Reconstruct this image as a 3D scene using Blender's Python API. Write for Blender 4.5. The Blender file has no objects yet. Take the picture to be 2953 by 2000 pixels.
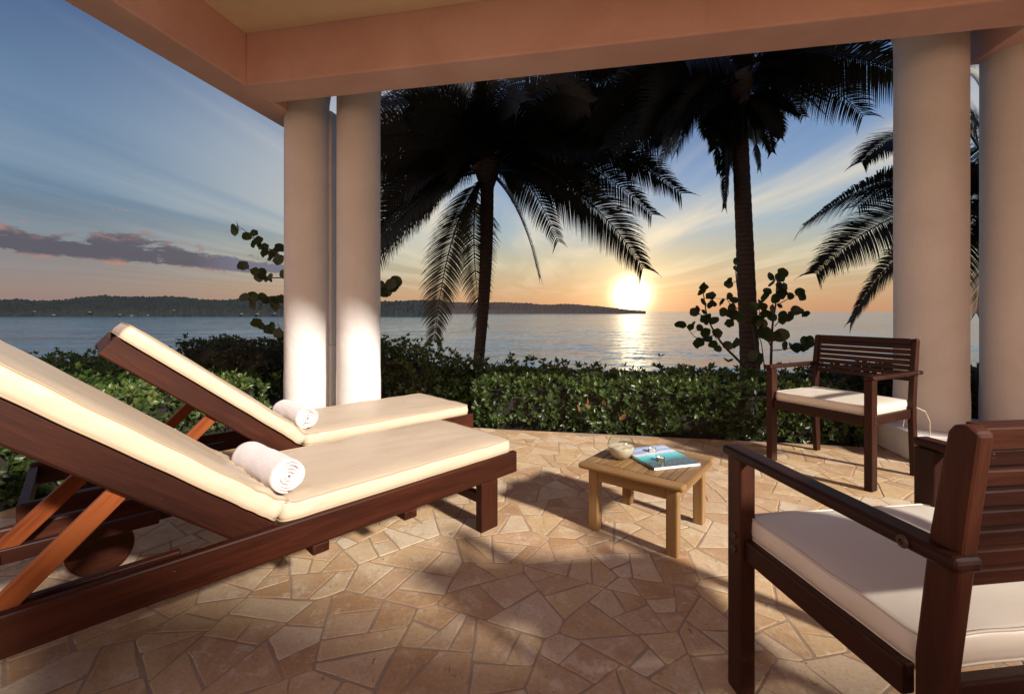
import bpy, bmesh, math, random
from mathutils import Vector, Matrix, noise
random.seed(7)
R = math.radians
sc = bpy.context.scene
col = sc.collection
EYE = 1.05            # eye height above the terrace
FP = 1300.0           # focal length in pixels of the 2953 px wide photograph

# ------------------------------------------------------------------ camera
cd = bpy.data.cameras.new('camera'); cam = bpy.data.objects.new('camera', cd); col.objects.link(cam)
cam.location = (0, 0, EYE); cam.rotation_euler = (R(90), 0, 0)
cd.sensor_width = 36; cd.lens = FP / 2953 * 36; cd.shift_y = -102 / 2953
cd.clip_start = 0.05; cd.clip_end = 60000
sc.camera = cam

# ------------------------------------------------------------------ node helpers
class NT:
    def __init__(s, tree): s.t = tree; s.n = tree.nodes; s.l = tree.links
    def new(s, typ, **kw):
        nd = s.n.new(typ)
        for k, v in kw.items(): setattr(nd, k, v)
        return nd
    def put(s, sock, v):
        if isinstance(v, bpy.types.NodeSocket): s.l.new(v, sock)
        elif v is not None:
            if sock.type == 'RGBA' and not isinstance(v, (int, float)) and len(v) == 3: v = (*v, 1)
            sock.default_value = v
    def m(s, op, a, b=None, c=None, clamp=False):
        nd = s.new('ShaderNodeMath', operation=op, use_clamp=clamp)
        for i, v in enumerate((a, b, c)):
            if v is not None: s.put(nd.inputs[i], v)
        return nd.outputs[0]
    def vm(s, op, a, b=None):
        nd = s.new('ShaderNodeVectorMath', operation=op)
        s.put(nd.inputs[0], a)
        if b is not None: s.put(nd.inputs[1], b)
        return nd.outputs['Value'] if op in ('DOT_PRODUCT', 'LENGTH') else nd.outputs[0]
    def xyz(s, v):
        nd = s.new('ShaderNodeSeparateXYZ'); s.put(nd.inputs[0], v); return nd.outputs
    def comb(s, x, y, z):
        nd = s.new('ShaderNodeCombineXYZ')
        for i, v in enumerate((x, y, z)): s.put(nd.inputs[i], v)
        return nd.outputs[0]
    def noise(s, vec, scale=5, detail=4, rough=0.5, dist=0.0):
        nd = s.new('ShaderNodeTexNoise'); s.put(nd.inputs['Vector'], vec)
        nd.inputs['Scale'].default_value = scale; nd.inputs['Detail'].default_value = detail
        nd.inputs['Roughness'].default_value = rough; nd.inputs['Distortion'].default_value = dist
        return nd.outputs[0]
    def ramp(s, f, stops, interp='LINEAR'):
        nd = s.new('ShaderNodeValToRGB'); s.put(nd.inputs[0], f); cr = nd.color_ramp; cr.interpolation = interp
        while len(cr.elements) < len(stops): cr.elements.new(0.5)
        for e, (p, c) in zip(cr.elements, stops):
            e.position = p; e.color = (*c, 1) if len(c) == 3 else c
        return nd.outputs[0]
    def mix(s, f, a, b, mode='MIX'):
        nd = s.new('ShaderNodeMix', data_type='RGBA', blend_type=mode, clamp_factor=True)
        s.put(nd.inputs[0], f); s.put(nd.inputs[6], a); s.put(nd.inputs[7], b)
        return nd.outputs[2]
    def sstep(s, v, lo, hi, a=0.0, b=1.0):
        nd = s.new('ShaderNodeMapRange', interpolation_type='SMOOTHSTEP')
        s.put(nd.inputs[0], v)
        for i, x in enumerate((lo, hi, a, b)): nd.inputs[i + 1].default_value = x
        return nd.outputs[0]
    def bump(s, h, strength=0.3, dist=0.01, normal=None):
        nd = s.new('ShaderNodeBump'); s.put(nd.inputs['Height'], h)
        nd.inputs['Strength'].default_value = strength; nd.inputs['Distance'].default_value = dist
        if normal is not None: s.put(nd.inputs['Normal'], normal)
        return nd.outputs[0]

def srgb(r, g, b):
    f = lambda c: (c / 255 / 12.92) if c <= 10 else ((c / 255 + 0.055) / 1.055) ** 2.4
    return (f(r), f(g), f(b))

# ------------------------------------------------------------------ exposure, world, sun
EXPO = 0.9
vs = sc.view_settings
vs.view_transform = 'Standard'; vs.look = 'None'; vs.gamma = 1; vs.use_curve_mapping = False; vs.exposure = EXPO
sc.cycles.use_denoising = True
sc.cycles.max_bounces = 8; sc.cycles.diffuse_bounces = 4; sc.cycles.transparent_max_bounces = 12
sc.cycles.sample_clamp_indirect = 6; sc.cycles.caustics_reflective = False; sc.cycles.caustics_refractive = False

SUN_AZ, SUN_EL = math.atan(345 / 1300), R(2.0)   # the setting sun over the sea
world = bpy.data.worlds.new('World'); sc.world = world; world.use_nodes = True
w = NT(world.node_tree); w.n.clear()
tc = w.new('ShaderNodeTexCoord').outputs['Generated']
X, Y, Z = w.xyz(tc)
sund = Vector((math.sin(SUN_AZ) * math.cos(SUN_EL), math.cos(SUN_AZ) * math.cos(SUN_EL), math.sin(SUN_EL)))
el = w.m('MULTIPLY', w.m('ARCSINE', Z), 180 / math.pi)          # degrees
az = w.m('MULTIPLY', w.m('ARCTAN2', X, Y), 180 / math.pi)
e01 = w.m('DIVIDE', el, 90.0, clamp=True)
away = w.ramp(e01, [(0, srgb(150, 124, 116)), (2.2/90, srgb(152, 134, 126)), (6/90, srgb(130, 134, 138)), (11/90, srgb(100, 126, 150)),
                    (18/90, srgb(72, 108, 150)), (27/90, srgb(42, 74, 126)), (45/90, srgb(42, 66, 114)), (1, srgb(44, 62, 102))])
near = w.ramp(e01, [(0, srgb(198, 148, 112)), (2.5/90, srgb(198, 166, 128)), (6/90, srgb(186, 182, 156)), (10/90, srgb(156, 178, 190)),
                    (16/90, srgb(122, 156, 196)), (25/90, srgb(92, 130, 184)), (45/90, srgb(68, 98, 150)), (1, srgb(50, 70, 112))])
hlen = w.m('SQRT', w.m('ADD', w.m('MULTIPLY', X, X), w.m('MULTIPLY', Y, Y)))
hdot = w.m('DIVIDE', w.m('ADD', w.m('MULTIPLY', X, math.sin(SUN_AZ)), w.m('MULTIPLY', Y, math.cos(SUN_AZ))), w.m('ADD', hlen, 1e-4))
fn = w.sstep(hdot, math.cos(R(62)), math.cos(R(8)))
sky = w.mix(fn, away, near)
# the sky goes on behind: the unseen warm band opposite the sea is brightened to fill the veranda
back = w.ramp(e01, [(0, srgb(244, 194, 158)), (8/90, srgb(244, 194, 160)), (20/90, srgb(226, 184, 160)), (42/90, srgb(150, 142, 156)), (1, srgb(50, 70, 112))])
back = w.vm('MULTIPLY', back, (1.55, 1.5, 1.5))
sky = w.mix(w.sstep(hdot, 0.25, -0.75), sky, back)
# cirrus streaks: a layer high above, drawn out towards the sunset
zc = w.m('MAXIMUM', Z, 0.015)
px_ = w.m('DIVIDE', X, zc); py_ = w.m('DIVIDE', Y, zc)
ca, sa = math.cos(R(4)), math.sin(R(4))
ac = w.m('SUBTRACT', w.m('MULTIPLY', px_, ca), w.m('MULTIPLY', py_, sa))
al = w.m('ADD', w.m('MULTIPLY', px_, sa), w.m('MULTIPLY', py_, ca))
n1 = w.noise(w.comb(w.m('MULTIPLY', ac, 0.75), w.m('MULTIPLY', al, 0.12), 0.0), 1.0, 4, 0.48, 0.5)
n2 = w.noise(w.comb(w.m('MULTIPLY', ac, 2.0), w.m('MULTIPLY', al, 0.20), 4.0), 1.0, 5, 0.55, 0.5)
cir = w.m('ADD', w.m('MULTIPLY', w.sstep(n1, 0.42, 0.64), 0.72), w.m('MULTIPLY', w.sstep(n2, 0.48, 0.80), 0.28))
cir = w.m('MULTIPLY', cir, w.m('MULTIPLY', w.sstep(el, 0.5, 6.0), w.m('ADD', w.m('MULTIPLY', fn, 0.35), w.sstep(el, 5.0, 12.0, 0.25, 0.65))))
cir = w.m('MULTIPLY', cir, 1.35)
cir = w.m('MULTIPLY', cir, w.sstep(el, 34.0, 16.0, 0.25, 1.0))
ccol = w.mix(fn, srgb(148, 168, 186), srgb(240, 226, 196))
sky = w.mix(w.m('MULTIPLY', cir, 0.72), sky, ccol)
# broad darker wash in the upper left
n3 = w.noise(w.comb(w.m('MULTIPLY', ac, 0.5), w.m('MULTIPLY', al, 0.12), 9.0), 1.0, 3, 0.5)
sky = w.mix(w.m('MULTIPLY', w.sstep(n3, 0.45, 0.7), w.m('MULTIPLY', w.sstep(el, 12, 26), 0.35)), sky, srgb(58, 78, 118))
# low cumulus band in the south-west
cn = w.noise(w.comb(w.m('MULTIPLY', az, 0.30), w.m('MULTIPLY', el, 0.75), 2.0), 1.0, 8, 0.66, 0.2)
cb = w.noise(w.comb(w.m('MULTIPLY', az, 0.11), 3.0, 7.7), 1.0, 2, 0.5)
e0 = w.m('ADD', 5.3, w.m('MULTIPLY', w.m('ADD', az, 40.0), -0.035))
de = w.m('SUBTRACT', el, e0)
hgt = w.m('ADD', 0.5, w.m('MULTIPLY', w.m('SUBTRACT', cb, 0.36), 7.5))
up = w.m('DIVIDE', de, w.m('MAXIMUM', hgt, 0.25))
up = w.m('MAXIMUM', up, w.m('MULTIPLY', de, -1.5))
azf = w.m('MULTIPLY', w.sstep(az, -22.0, -27.0), w.sstep(az, -75.0, -60.0))
dens = w.m('SUBTRACT', w.m('ADD', w.m('MULTIPLY', w.m('SUBTRACT', cn, 0.5), 4.2), 1.0), up)
dens = w.m('MULTIPLY', w.sstep(dens, -0.02, 0.42), azf)
litc = w.sstep(w.m('ADD', up, w.m('MULTIPLY', w.m('SUBTRACT', cn, 0.5), 3.0)), 0.55, 1.45)
cumc = w.mix(litc, srgb(86, 84, 98), srgb(172, 134, 124))
cumc = w.mix(w.sstep(az, -36, -31), cumc, srgb(108, 106, 128))
sky = w.mix(w.m('MULTIPLY', dens, 0.93), sky, cumc)
# the sun and its glow
ang = w.m('MULTIPLY', w.m('ARCCOSINE', w.m('MINIMUM', w.vm('DOT_PRODUCT', tc, tuple(sund)), 0.999999)), 180 / math.pi)
def glow(sig, rgb, k, p=2.0):
    v = w.m('MULTIPLY', w.m('EXPONENT', w.m('MULTIPLY', w.m('POWER', w.m('DIVIDE', ang, sig), p), -1.0)), k)
    return w.vm('MULTIPLY', w.comb(v, v, v), tuple(rgb))
g = w.vm('ADD', glow(1.55, (1, .88, .58), 6.0, 1.9), glow(4.6, (1, .80, .40), 0.50, 1.5))
g = w.vm('ADD', g, glow(11, (1, .66, .30), 0.15, 1.2))
# flatten along the horizon
sky = w.vm('ADD', sky, g)
# physical twilight sky as a faint base
nis = w.new('ShaderNodeTexSky', sky_type='NISHITA'); nis.sun_disc = False
nis.sun_elevation = SUN_EL; nis.sun_rotation = SUN_AZ; nis.air_density = 1.2; nis.dust_density = 1.5
sky = w.vm('ADD', sky, w.vm('MULTIPLY', nis.outputs[0], (0.008, 0.008, 0.008)))
bg = w.new('ShaderNodeBackground'); w.put(bg.inputs[0], sky); bg.inputs[1].default_value = 1 / 2 ** EXPO * 1.0
wo = w.new('ShaderNodeOutputWorld'); w.l.new(bg.outputs[0], wo.inputs[0])
world.cycles.sampling_method = 'MANUAL'; world.cycles.sample_map_resolution = 1024

sd = bpy.data.lights.new('sun', 'SUN'); so = bpy.data.objects.new('sun', sd); col.objects.link(so)
LDIR = Vector((-0.70, 0.71, -0.53)).normalized()
so.rotation_euler = LDIR.to_track_quat('-Z', 'Y').to_euler()
sd.energy = 4.0; sd.angle = R(4.0); sd.color = (1.0, 0.91, 0.81)

# ------------------------------------------------------------------ object helpers
def tag(o, label=None, cat=None, group=None, kind=None):
    if label: o['label'] = label
    if cat: o['category'] = cat
    if group: o['group'] = group
    if kind: o['kind'] = kind
    return o
def empty(name, loc=(0, 0, 0), rz=0.0):
    o = bpy.data.objects.new(name, None); col.objects.link(o); o.location = loc; o.rotation_euler = (0, 0, rz)
    o.empty_display_size = 0.2
    return o
def link(name, me, mat=None, parent=None, smooth=False):
    if mat is not None and not me.materials: me.materials.append(mat)
    if smooth and len(me.polygons):
        me.polygons.foreach_set('use_smooth', [True] * len(me.polygons))
    o = bpy.data.objects.new(name, me); col.objects.link(o)
    if parent is not None: o.parent = parent
    return o
def mesh(name, vs_, fs, grain=None, tone=None):
    me = bpy.data.meshes.new(name); me.from_pydata(vs_, [], fs); me.update()
    if grain is not None:
        a = me.attributes.new('grain', 'FLOAT_VECTOR', 'POINT'); a.data.foreach_set('vector', [c for g in grain for c in g])
    if tone is not None:
        a = me.attributes.new('tone', 'FLOAT', 'POINT'); a.data.foreach_set('value', tone)
    return me
class MB:
    def __init__(s): s.v = []; s.f = []; s.g = []; s.t = []
    def add(s, v, f, g=None, t=0.5):
        o = len(s.v); s.v += [tuple(p) for p in v]; s.f += [tuple(i + o for i in q) for q in f]
        s.g += [tuple(p) for p in (g if g is not None else v)]; s.t += [t] * len(v)
    def box(s, M, size, bev=0.004, seg=2):
        """bevelled box of the given size placed by matrix M; grain runs along the longest side"""
        bm = bmesh.new(); bmesh.ops.create_cube(bm, size=1)
        for v in bm.verts: v.co = Vector((v.co.x * size[0], v.co.y * size[1], v.co.z * size[2]))
        if bev > 0: bmesh.ops.bevel(bm, geom=bm.edges[:], offset=min(bev, min(size) * .49), segments=seg, profile=0.5, affect='EDGES')
        k = max(range(3), key=lambda i: size[i]); off = (random.uniform(0, 50), random.uniform(0, 50), random.uniform(0, 50))
        g = []
        for v in bm.verts:
            c = v.co; q = (c[k], c[(k + 1) % 3], c[(k + 2) % 3]); g.append((q[0] + off[0], q[1] + off[1], q[2] + off[2]))
        bm.verts.index_update()
        s.add([M @ v.co for v in bm.verts], [[v.index for v in f.verts] for f in bm.faces], g)
        bm.free(); return s
    def lathe(s, prof, n=32, M=Matrix(), cap=True):
        v = []; f = []
        for r, z in prof:
            for i in range(n):
                a = 2 * math.pi * i / n; v.append(M @ Vector((r * math.cos(a), r * math.sin(a), z)))
        for j in range(len(prof) - 1):
            for i in range(n):
                k = (i + 1) % n; f.append((j * n + i, j * n + k, (j + 1) * n + k, (j + 1) * n + i))
        if cap:
            f.append(tuple(range(n))[::-1]); f.append(tuple(range((len(prof) - 1) * n, len(prof) * n)))
        s.add(v, f); return s
    def tube(s, pts, rad, n=6, closed=False):
        pts = [Vector(p) for p in pts]; N = len(pts)
        if not hasattr(rad, '__len__'): rad = [rad] * N
        v = []; f = []; ref = Vector((0.13, 0.29, 0.95)).normalized()
        for i, p in enumerate(pts):
            t = (pts[(i + 1) % N] - pts[i - 1]) if closed else (pts[min(i + 1, N - 1)] - pts[max(i - 1, 0)])
            t.normalize(); a = t.cross(ref)
            if a.length < 1e-3: a = t.cross(Vector((1, 0, 0)))
            a.normalize(); b = t.cross(a)
            for k in range(n):
                q = 2 * math.pi * k / n; v.append(p + (a * math.cos(q) + b * math.sin(q)) * rad[i])
        for i in range(N if closed else N - 1):
            j = (i + 1) % N
            for k in range(n):
                l = (k + 1) % n; f.append((i * n + k, i * n + l, j * n + l, j * n + k))
        if not closed: f.append(tuple(range(n))[::-1]); f.append(tuple(range((N - 1) * n, N * n)))
        s.add(v, f); return s
    def prism(s, outline, x0, x1, bev=0.004):
        """outline in (y,z), extruded along x, bevelled"""
        bm = bmesh.new(); vs0 = [bm.verts.new((x0, y, z)) for y, z in outline]; f = bm.faces.new(vs0)
        r = bmesh.ops.extrude_face_region(bm, geom=[f])
        for e in r['geom']:
            if isinstance(e, bmesh.types.BMVert): e.co.x = x1
        bmesh.ops.recalc_face_normals(bm, faces=bm.faces[:])
        if bev: bmesh.ops.bevel(bm, geom=[e for e in bm.edges if e.calc_face_angle(0) > 0.6], offset=bev, segments=2, profile=0.5, affect='EDGES')
        bm.verts.index_update(); o = random.uniform(0, 50)
        s.add([v.co.copy() for v in bm.verts], [[v.index for v in q.verts] for q in bm.faces], [(v.co.z + o, v.co.x, v.co.y) for v in bm.verts])
        bm.free(); return s
    def build(s, name, mat=None, parent=None, smooth=False, tone=False):
        return link(name, mesh(name, s.v, s.f, s.g, s.t if tone else None), mat, parent, smooth)
def T(x, y, z, rx=0, ry=0, rz=0):
    return Matrix.Translation((x, y, z)) @ Matrix.Rotation(rz, 4, 'Z') @ Matrix.Rotation(ry, 4, 'Y') @ Matrix.Rotation(rx, 4, 'X')
def at(px, py, d):
    """world point at depth d on the sight line through a pixel of the photograph"""
    return Vector(((px - 1476) / FP * d, d, EYE + (898 - py) / FP * d))
U = Vector((0.981, -0.195, 0)).normalized(); V = Vector((0.195, 0.981, 0)).normalized()
HROT = math.atan2(U.y, U.x)          # the house is turned this much
def uv(u, v, z=0): return U * u + V * v + Vector((0, 0, z))

# ------------------------------------------------------------------ materials
def mat(name):
    m = bpy.data.materials.new(name); m.use_nodes = True; t = NT(m.node_tree)
    b = t.n['Principled BSDF']; return m, t, b
def attr(t, name, out='Vector'): 
    nd = t.new('ShaderNodeAttribute', attribute_name=name); return nd.outputs[out]
def pos(t): return t.new('ShaderNodeNewGeometry').outputs['Position']

def wood(name, dark, mid, light, rough=0.35, wear=0.0):
    m, t, b = mat(name)
    g = attr(t, 'grain'); rnd = t.new('ShaderNodeObjectInfo').outputs['Random']
    g2 = t.vm('MULTIPLY', g, (2.0, 26, 26)); n = t.noise(g2, 1.0, 8, 0.65, 0.7)
    fine = t.noise(t.vm('MULTIPLY', g, (9, 260, 260)), 1.0, 3, 0.6)
    big = t.noise(t.vm('MULTIPLY', g, (1.3, 5, 5)), 1.0, 3, 0.5)
    f = t.m('ADD', t.m('MULTIPLY', n, 0.75), t.m('MULTIPLY', fine, 0.3))
    f = t.m('ADD', f, t.m('MULTIPLY', t.m('SUBTRACT', big, 0.5), 0.7))
    f = t.m('ADD', f, t.m('MULTIPLY', t.m('SUBTRACT', rnd, 0.5), 0.22))
    c = t.ramp(f, [(0.25, dark), (0.55, mid), (0.85, light)])
    if wear:
        sp = t.noise(t.vm('MULTIPLY', g, (60, 60, 60)), 1.0, 3, 0.7)
        c = t.mix(t.m('MULTIPLY', t.sstep(sp, 0.72, 0.78), wear), c, (0.5, 0.36, 0.25))
    t.put(b.inputs['Base Color'], c)
    t.put(b.inputs['Roughness'], t.m('ADD', rough - 0.1, t.m('MULTIPLY', n, 0.28)))
    t.put(b.inputs['Normal'], t.bump(t.m('ADD', t.m('MULTIPLY', n, 0.4), fine), 0.25, 0.0012))
    b.inputs['Specular IOR Level'].default_value = 0.22
    return m
M_WOOD = wood('reddish_hardwood', (0.013, 0.0030, 0.0013), (0.038, 0.0080, 0.0026), (0.085, 0.021, 0.006), 0.46, 0.2)
M_STRUT = wood('orange_hardwood', (0.10, 0.022, 0.007), (0.24, 0.060, 0.016), (0.40, 0.125, 0.035), 0.34)
M_CHAIR = wood('chair_hardwood', (0.012, 0.0032, 0.0018), (0.032, 0.0085, 0.0042), (0.070, 0.021, 0.0095), 0.42, 0.30)
M_TEAK = wood('golden_teak', (0.13, 0.070, 0.028), (0.24, 0.138, 0.055), (0.35, 0.22, 0.105), 0.36, 0.2)

def vinyl(name, base):
    m, t, b = mat(name)
    p = t.new('ShaderNodeTexCoord').outputs['Object']
    n = t.noise(p, 5, 4, 0.5); st = t.noise(p, 2.2, 3, 0.6, 0.4)
    c = t.mix(t.m('MULTIPLY', t.sstep(st, 0.5, 0.75), 0.25), base, tuple(x * y for x, y in zip(base, (0.80, 0.76, 0.70))))
    t.put(b.inputs['Base Color'], c)
    t.put(b.inputs['Roughness'], t.m('ADD', 0.28, t.m('MULTIPLY', n, 0.22)))
    wr = t.noise(t.vm('MULTIPLY', p, (4, 6, 4)), 1.0, 3, 0.5, 0.8)
    lea = t.noise(p, 900, 2, 0.5)
    t.put(b.inputs['Normal'], t.bump(lea, 0.12, 0.0006, t.bump(wr, 0.30, 0.012)))
    b.inputs['Specular IOR Level'].default_value = 0.5
    return m
M_CREAM = vinyl('cream_vinyl', (0.61, 0.495, 0.365)); M_WHITEV = vinyl('ivory_vinyl', (0.76, 0.69, 0.58))
M_CREAMP = vinyl('cream_piping', (0.42, 0.32, 0.21)); M_WHITEP = vinyl('ivory_piping', (0.66, 0.59, 0.48))

m, t, b = mat('terry_towel'); M_TOWEL = m
p = t.new('ShaderNodeTexCoord').outputs['Object']; n = t.noise(p, 420, 3, 0.7); n2_ = t.noise(p, 60, 3, 0.6)
t.put(b.inputs['Base Color'], t.mix(n2_, (0.68, 0.61, 0.60), (0.80, 0.74, 0.73))); b.inputs['Roughness'].default_value = 0.95
t.put(b.inputs['Normal'], t.bump(t.m('ADD', n, n2_), 0.8, 0.004)); b.inputs['Sheen Weight'].default_value = 0.4

def plaster(name, c0, c1, bumpk=0.15, rough=0.75):
    m, t, b = mat(name); p = pos(t)
    n = t.noise(p, 1.4, 5, 0.6, 0.4); f = t.noise(p, 45, 4, 0.6); st = t.noise(t.vm('MULTIPLY', p, (6, 6, 0.8)), 1.0, 4, 0.6)
    c = t.mix(t.sstep(n, 0.3, 0.7), c0, c1)
    c = t.mix(t.m('MULTIPLY', t.sstep(st, 0.58, 0.8), 0.18), c, tuple(x * 0.7 for x in c0))
    t.put(b.inputs['Base Color'], c); b.inputs['Roughness'].default_value = rough
    t.put(b.inputs['Normal'], t.bump(t.m('ADD', t.m('MULTIPLY', f, 0.3), t.noise(p, 6, 3, 0.5)), bumpk, 0.02))
    return m
M_BEAM = plaster('salmon_plaster', (0.70, 0.43, 0.37), (0.80, 0.53, 0.47), 0.35)
M_CEIL = plaster('ochre_ceiling_plaster', (0.74, 0.58, 0.40), (0.78, 0.62, 0.44))
M_COL = plaster('white_plaster', (0.68, 0.66, 0.64), (0.77, 0.75, 0.735), 0.40, 0.6)
M_WALL = plaster('peach_wall_plaster', (0.62, 0.42, 0.28), (0.68, 0.48, 0.33))

# flagstones
m, t, b = mat('travertine_flagstone'); M_STONE = m
p = pos(t); tone = attr(t, 'tone', 'Fac')
off = t.comb(t.m('MULTIPLY', tone, 37.0), t.m('MULTIPLY', tone, 91.0), 0.0); q = t.vm('ADD', p, off)
base = t.ramp(tone, [(0.0, (0.44, 0.27, 0.14)), (0.2, (0.56, 0.395, 0.225)), (0.4, (0.51, 0.34, 0.20)), (0.6, (0.60, 0.47, 0.32)), (0.8, (0.56, 0.39, 0.20)), (1.0, (0.64, 0.53, 0.39))])
n = t.noise(q, 7, 8, 0.62, 0.9); n2_ = t.noise(q, 2.6, 4, 0.6, 0.5); vn = t.noise(t.vm('MULTIPLY', q, (14, 5, 5)), 1.0, 6, 0.7, 1.2)
c = t.mix(t.m('MULTIPLY', t.sstep(t.noise(q, 13, 9, 0.70, 0.5), 0.52, 0.62), 0.50), base, (0.70, 0.60, 0.46))
c = t.mix(t.m('MULTIPLY', t.sstep(n2_, 0.47, 0.68), 0.55), c, (0.36, 0.18, 0.075))
c = t.mix(t.m('MULTIPLY', t.sstep(vn, 0.54, 0.72), 0.45), c, (0.30, 0.185, 0.10))
pit = t.noise(t.vm('MULTIPLY', q, (1, .55, 1)), 55, 5, 0.74, 0.5); pitm = t.m('MULTIPLY', t.sstep(pit, 0.615, 0.67), t.sstep(t.noise(q, 6, 3, 0.5), 0.40, 0.60))
c = t.mix(t.m('MULTIPLY', pitm, 0.85), c, (0.12, 0.065, 0.04))
sp_ = t.noise(q, 75, 6, 0.75); c = t.mix(t.m('MULTIPLY', t.sstep(sp_, 0.50, 0.66), 0.38), c, (0.33, 0.205, 0.12)); c = t.mix(t.m('MULTIPLY', t.sstep(sp_, 0.47, 0.34), 0.30), c, (0.74, 0.66, 0.54))
t.put(b.inputs['Base Color'], c)
t.put(b.inputs['Roughness'], t.m('ADD', 0.42, t.m('MULTIPLY', n, 0.34))); b.inputs['Specular IOR Level'].default_value = 0.35
t.put(b.inputs['Normal'], t.bump(t.m('SUBTRACT', t.m('MULTIPLY', t.noise(q, 24, 5, 0.65), 0.4), pitm), 0.45, 0.004))
m, t, b = mat('sandy_grout'); M_GROUT = m
p = pos(t); n = t.noise(p, 8, 5, 0.6); f = t.noise(p, 160, 3, 0.6)
t.put(b.inputs['Base Color'], t.mix(n, (0.29, 0.205, 0.14), (0.40, 0.30, 0.21))); b.inputs['Roughness'].default_value = 0.8
t.put(b.inputs['Normal'], t.bump(t.m('ADD', f, n), 0.5, 0.003))

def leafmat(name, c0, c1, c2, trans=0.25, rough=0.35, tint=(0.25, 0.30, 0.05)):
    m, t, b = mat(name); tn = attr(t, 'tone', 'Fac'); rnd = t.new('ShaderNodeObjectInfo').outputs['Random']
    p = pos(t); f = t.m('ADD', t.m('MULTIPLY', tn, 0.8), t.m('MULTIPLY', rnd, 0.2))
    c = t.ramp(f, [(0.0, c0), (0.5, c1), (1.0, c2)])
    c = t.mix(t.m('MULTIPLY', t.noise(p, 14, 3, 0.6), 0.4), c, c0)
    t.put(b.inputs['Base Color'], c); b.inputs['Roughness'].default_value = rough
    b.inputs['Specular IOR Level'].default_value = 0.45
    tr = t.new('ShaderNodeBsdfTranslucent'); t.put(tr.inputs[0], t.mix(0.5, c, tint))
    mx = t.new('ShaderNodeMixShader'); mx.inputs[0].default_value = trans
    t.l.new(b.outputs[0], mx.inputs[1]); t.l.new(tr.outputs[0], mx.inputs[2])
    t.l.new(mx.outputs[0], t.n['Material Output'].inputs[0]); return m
M_HEDGE = leafmat('hedge_leaf', (0.022, 0.038, 0.013), (0.066, 0.110, 0.028), (0.17, 0.20, 0.050))
M_HEDGED = leafmat('dark_hedge_leaf', (0.015, 0.022, 0.010), (0.036, 0.052, 0.018), (0.08, 0.08, 0.034))
M_HEDGEL = leafmat('bright_shrub_leaf', (0.030, 0.060, 0.014), (0.075, 0.145, 0.030), (0.16, 0.22, 0.045))
M_DRY = leafmat('dry_leaf', (0.13, 0.055, 0.025), (0.18, 0.08, 0.035), (0.22, 0.11, 0.05), 0.2)
M_GRAPE = leafmat('sea_grape_leaf', (0.014, 0.026, 0.010), (0.028, 0.045, 0.014), (0.085, 0.080, 0.018), 0.28, 0.4)
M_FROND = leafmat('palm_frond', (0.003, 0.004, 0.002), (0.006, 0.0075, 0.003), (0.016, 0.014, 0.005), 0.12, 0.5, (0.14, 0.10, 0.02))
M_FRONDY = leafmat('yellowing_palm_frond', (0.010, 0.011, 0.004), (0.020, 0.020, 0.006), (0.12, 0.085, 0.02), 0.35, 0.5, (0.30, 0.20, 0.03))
def plain(name, c, rough=0.7, sc_=20, amt=0.5):
    m, t, b = mat(name); n = t.noise(pos(t), sc_, 5, 0.6)
    t.put(b.inputs['Base Color'], t.mix(t.m('MULTIPLY', n, amt), c, tuple(x * 0.4 for x in c)))
    b.inputs['Roughness'].default_value = rough
    t.put(b.inputs['Normal'], t.bump(n, 0.4, 0.01)); return m
M_STEM = plain('brown_stem', (0.10, 0.060, 0.038))
M_CORE = plain('hedge_twigs', (0.020, 0.017, 0.011))
M_SOIL = plain('dark_soil', (0.045, 0.036, 0.024), 0.9, 6)
M_TIRE = plain('black_rubber', (0.03, 0.018, 0.014), 0.5)
M_NUT = plain('coconut_husk', (0.05, 0.035, 0.015), 0.6)
M_BOLT = plain('bronze_bolt', (0.06, 0.035, 0.02), 0.35)
# palm trunk
m, t, b = mat('ringed_palm_trunk'); M_TRUNK = m
p = pos(t); x_, y_, z_ = t.xyz(p)
ring = t.m('SINE', t.m('MULTIPLY', t.m('ADD', z_, t.m('MULTIPLY', t.noise(p, 3, 3, 0.5), 0.12)), 75))
n = t.noise(t.vm('MULTIPLY', p, (18, 18, 40)), 1, 5, 0.6)
t.put(b.inputs['Base Color'], t.mix(t.m('ADD', t.m('MULTIPLY', ring, 0.10), n), (0.040, 0.026, 0.019), (0.105, 0.070, 0.050)))
b.inputs['Roughness'].default_value = 0.85
t.put(b.inputs['Normal'], t.bump(t.m('ADD', t.m('MULTIPLY', ring, .5), n), 0.5, 0.02))

# ------------------------------------------------------------------ sea, ground, hills
SEA = -4.0
m, t, b = mat('sea_water'); M_SEA = m
p = pos(t)
wv = lambda s_, sy, d, dist=0.4: t.noise(t.vm('MULTIPLY', p, (s_, sy, 1)), 1.0, d, 0.6, dist)
cu = wv(0.006, 0.03, 4, 0.6)
t.put(b.inputs['Base Color'], t.mix(t.sstep(cu, 0.4, 0.65), (0.022, 0.085, 0.150), (0.038, 0.120, 0.195)))
b.inputs['Roughness'].default_value = 0.13
b.inputs['IOR'].default_value = 1.333
def slope(sx, sy, d, k):      # wavelets as slopes of the surface, so that distant water keeps its ripple
    nd = t.new('ShaderNodeTexNoise'); t.put(nd.inputs['Vector'], t.vm('MULTIPLY', p, (sx, sy, 1))); nd.inputs['Scale'].default_value = 1; nd.inputs['Detail'].default_value = d; nd.inputs['Roughness'].default_value = .62; nd.inputs['Distortion'].default_value = .3
    return t.vm('MULTIPLY', t.vm('SUBTRACT', nd.outputs['Color'], (.5, .5, .5)), (k * .8, k, 0))
gust = t.sstep(wv(0.012, 0.045, 3, 0.5), 0.35, 0.65, 0.65, 1.2)
sl = t.vm('ADD', t.vm('ADD', slope(0.30, 1.0, 3, .50), slope(1.4, 3.6, 4, .62)), slope(.05, .22, 3, .34))
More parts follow.
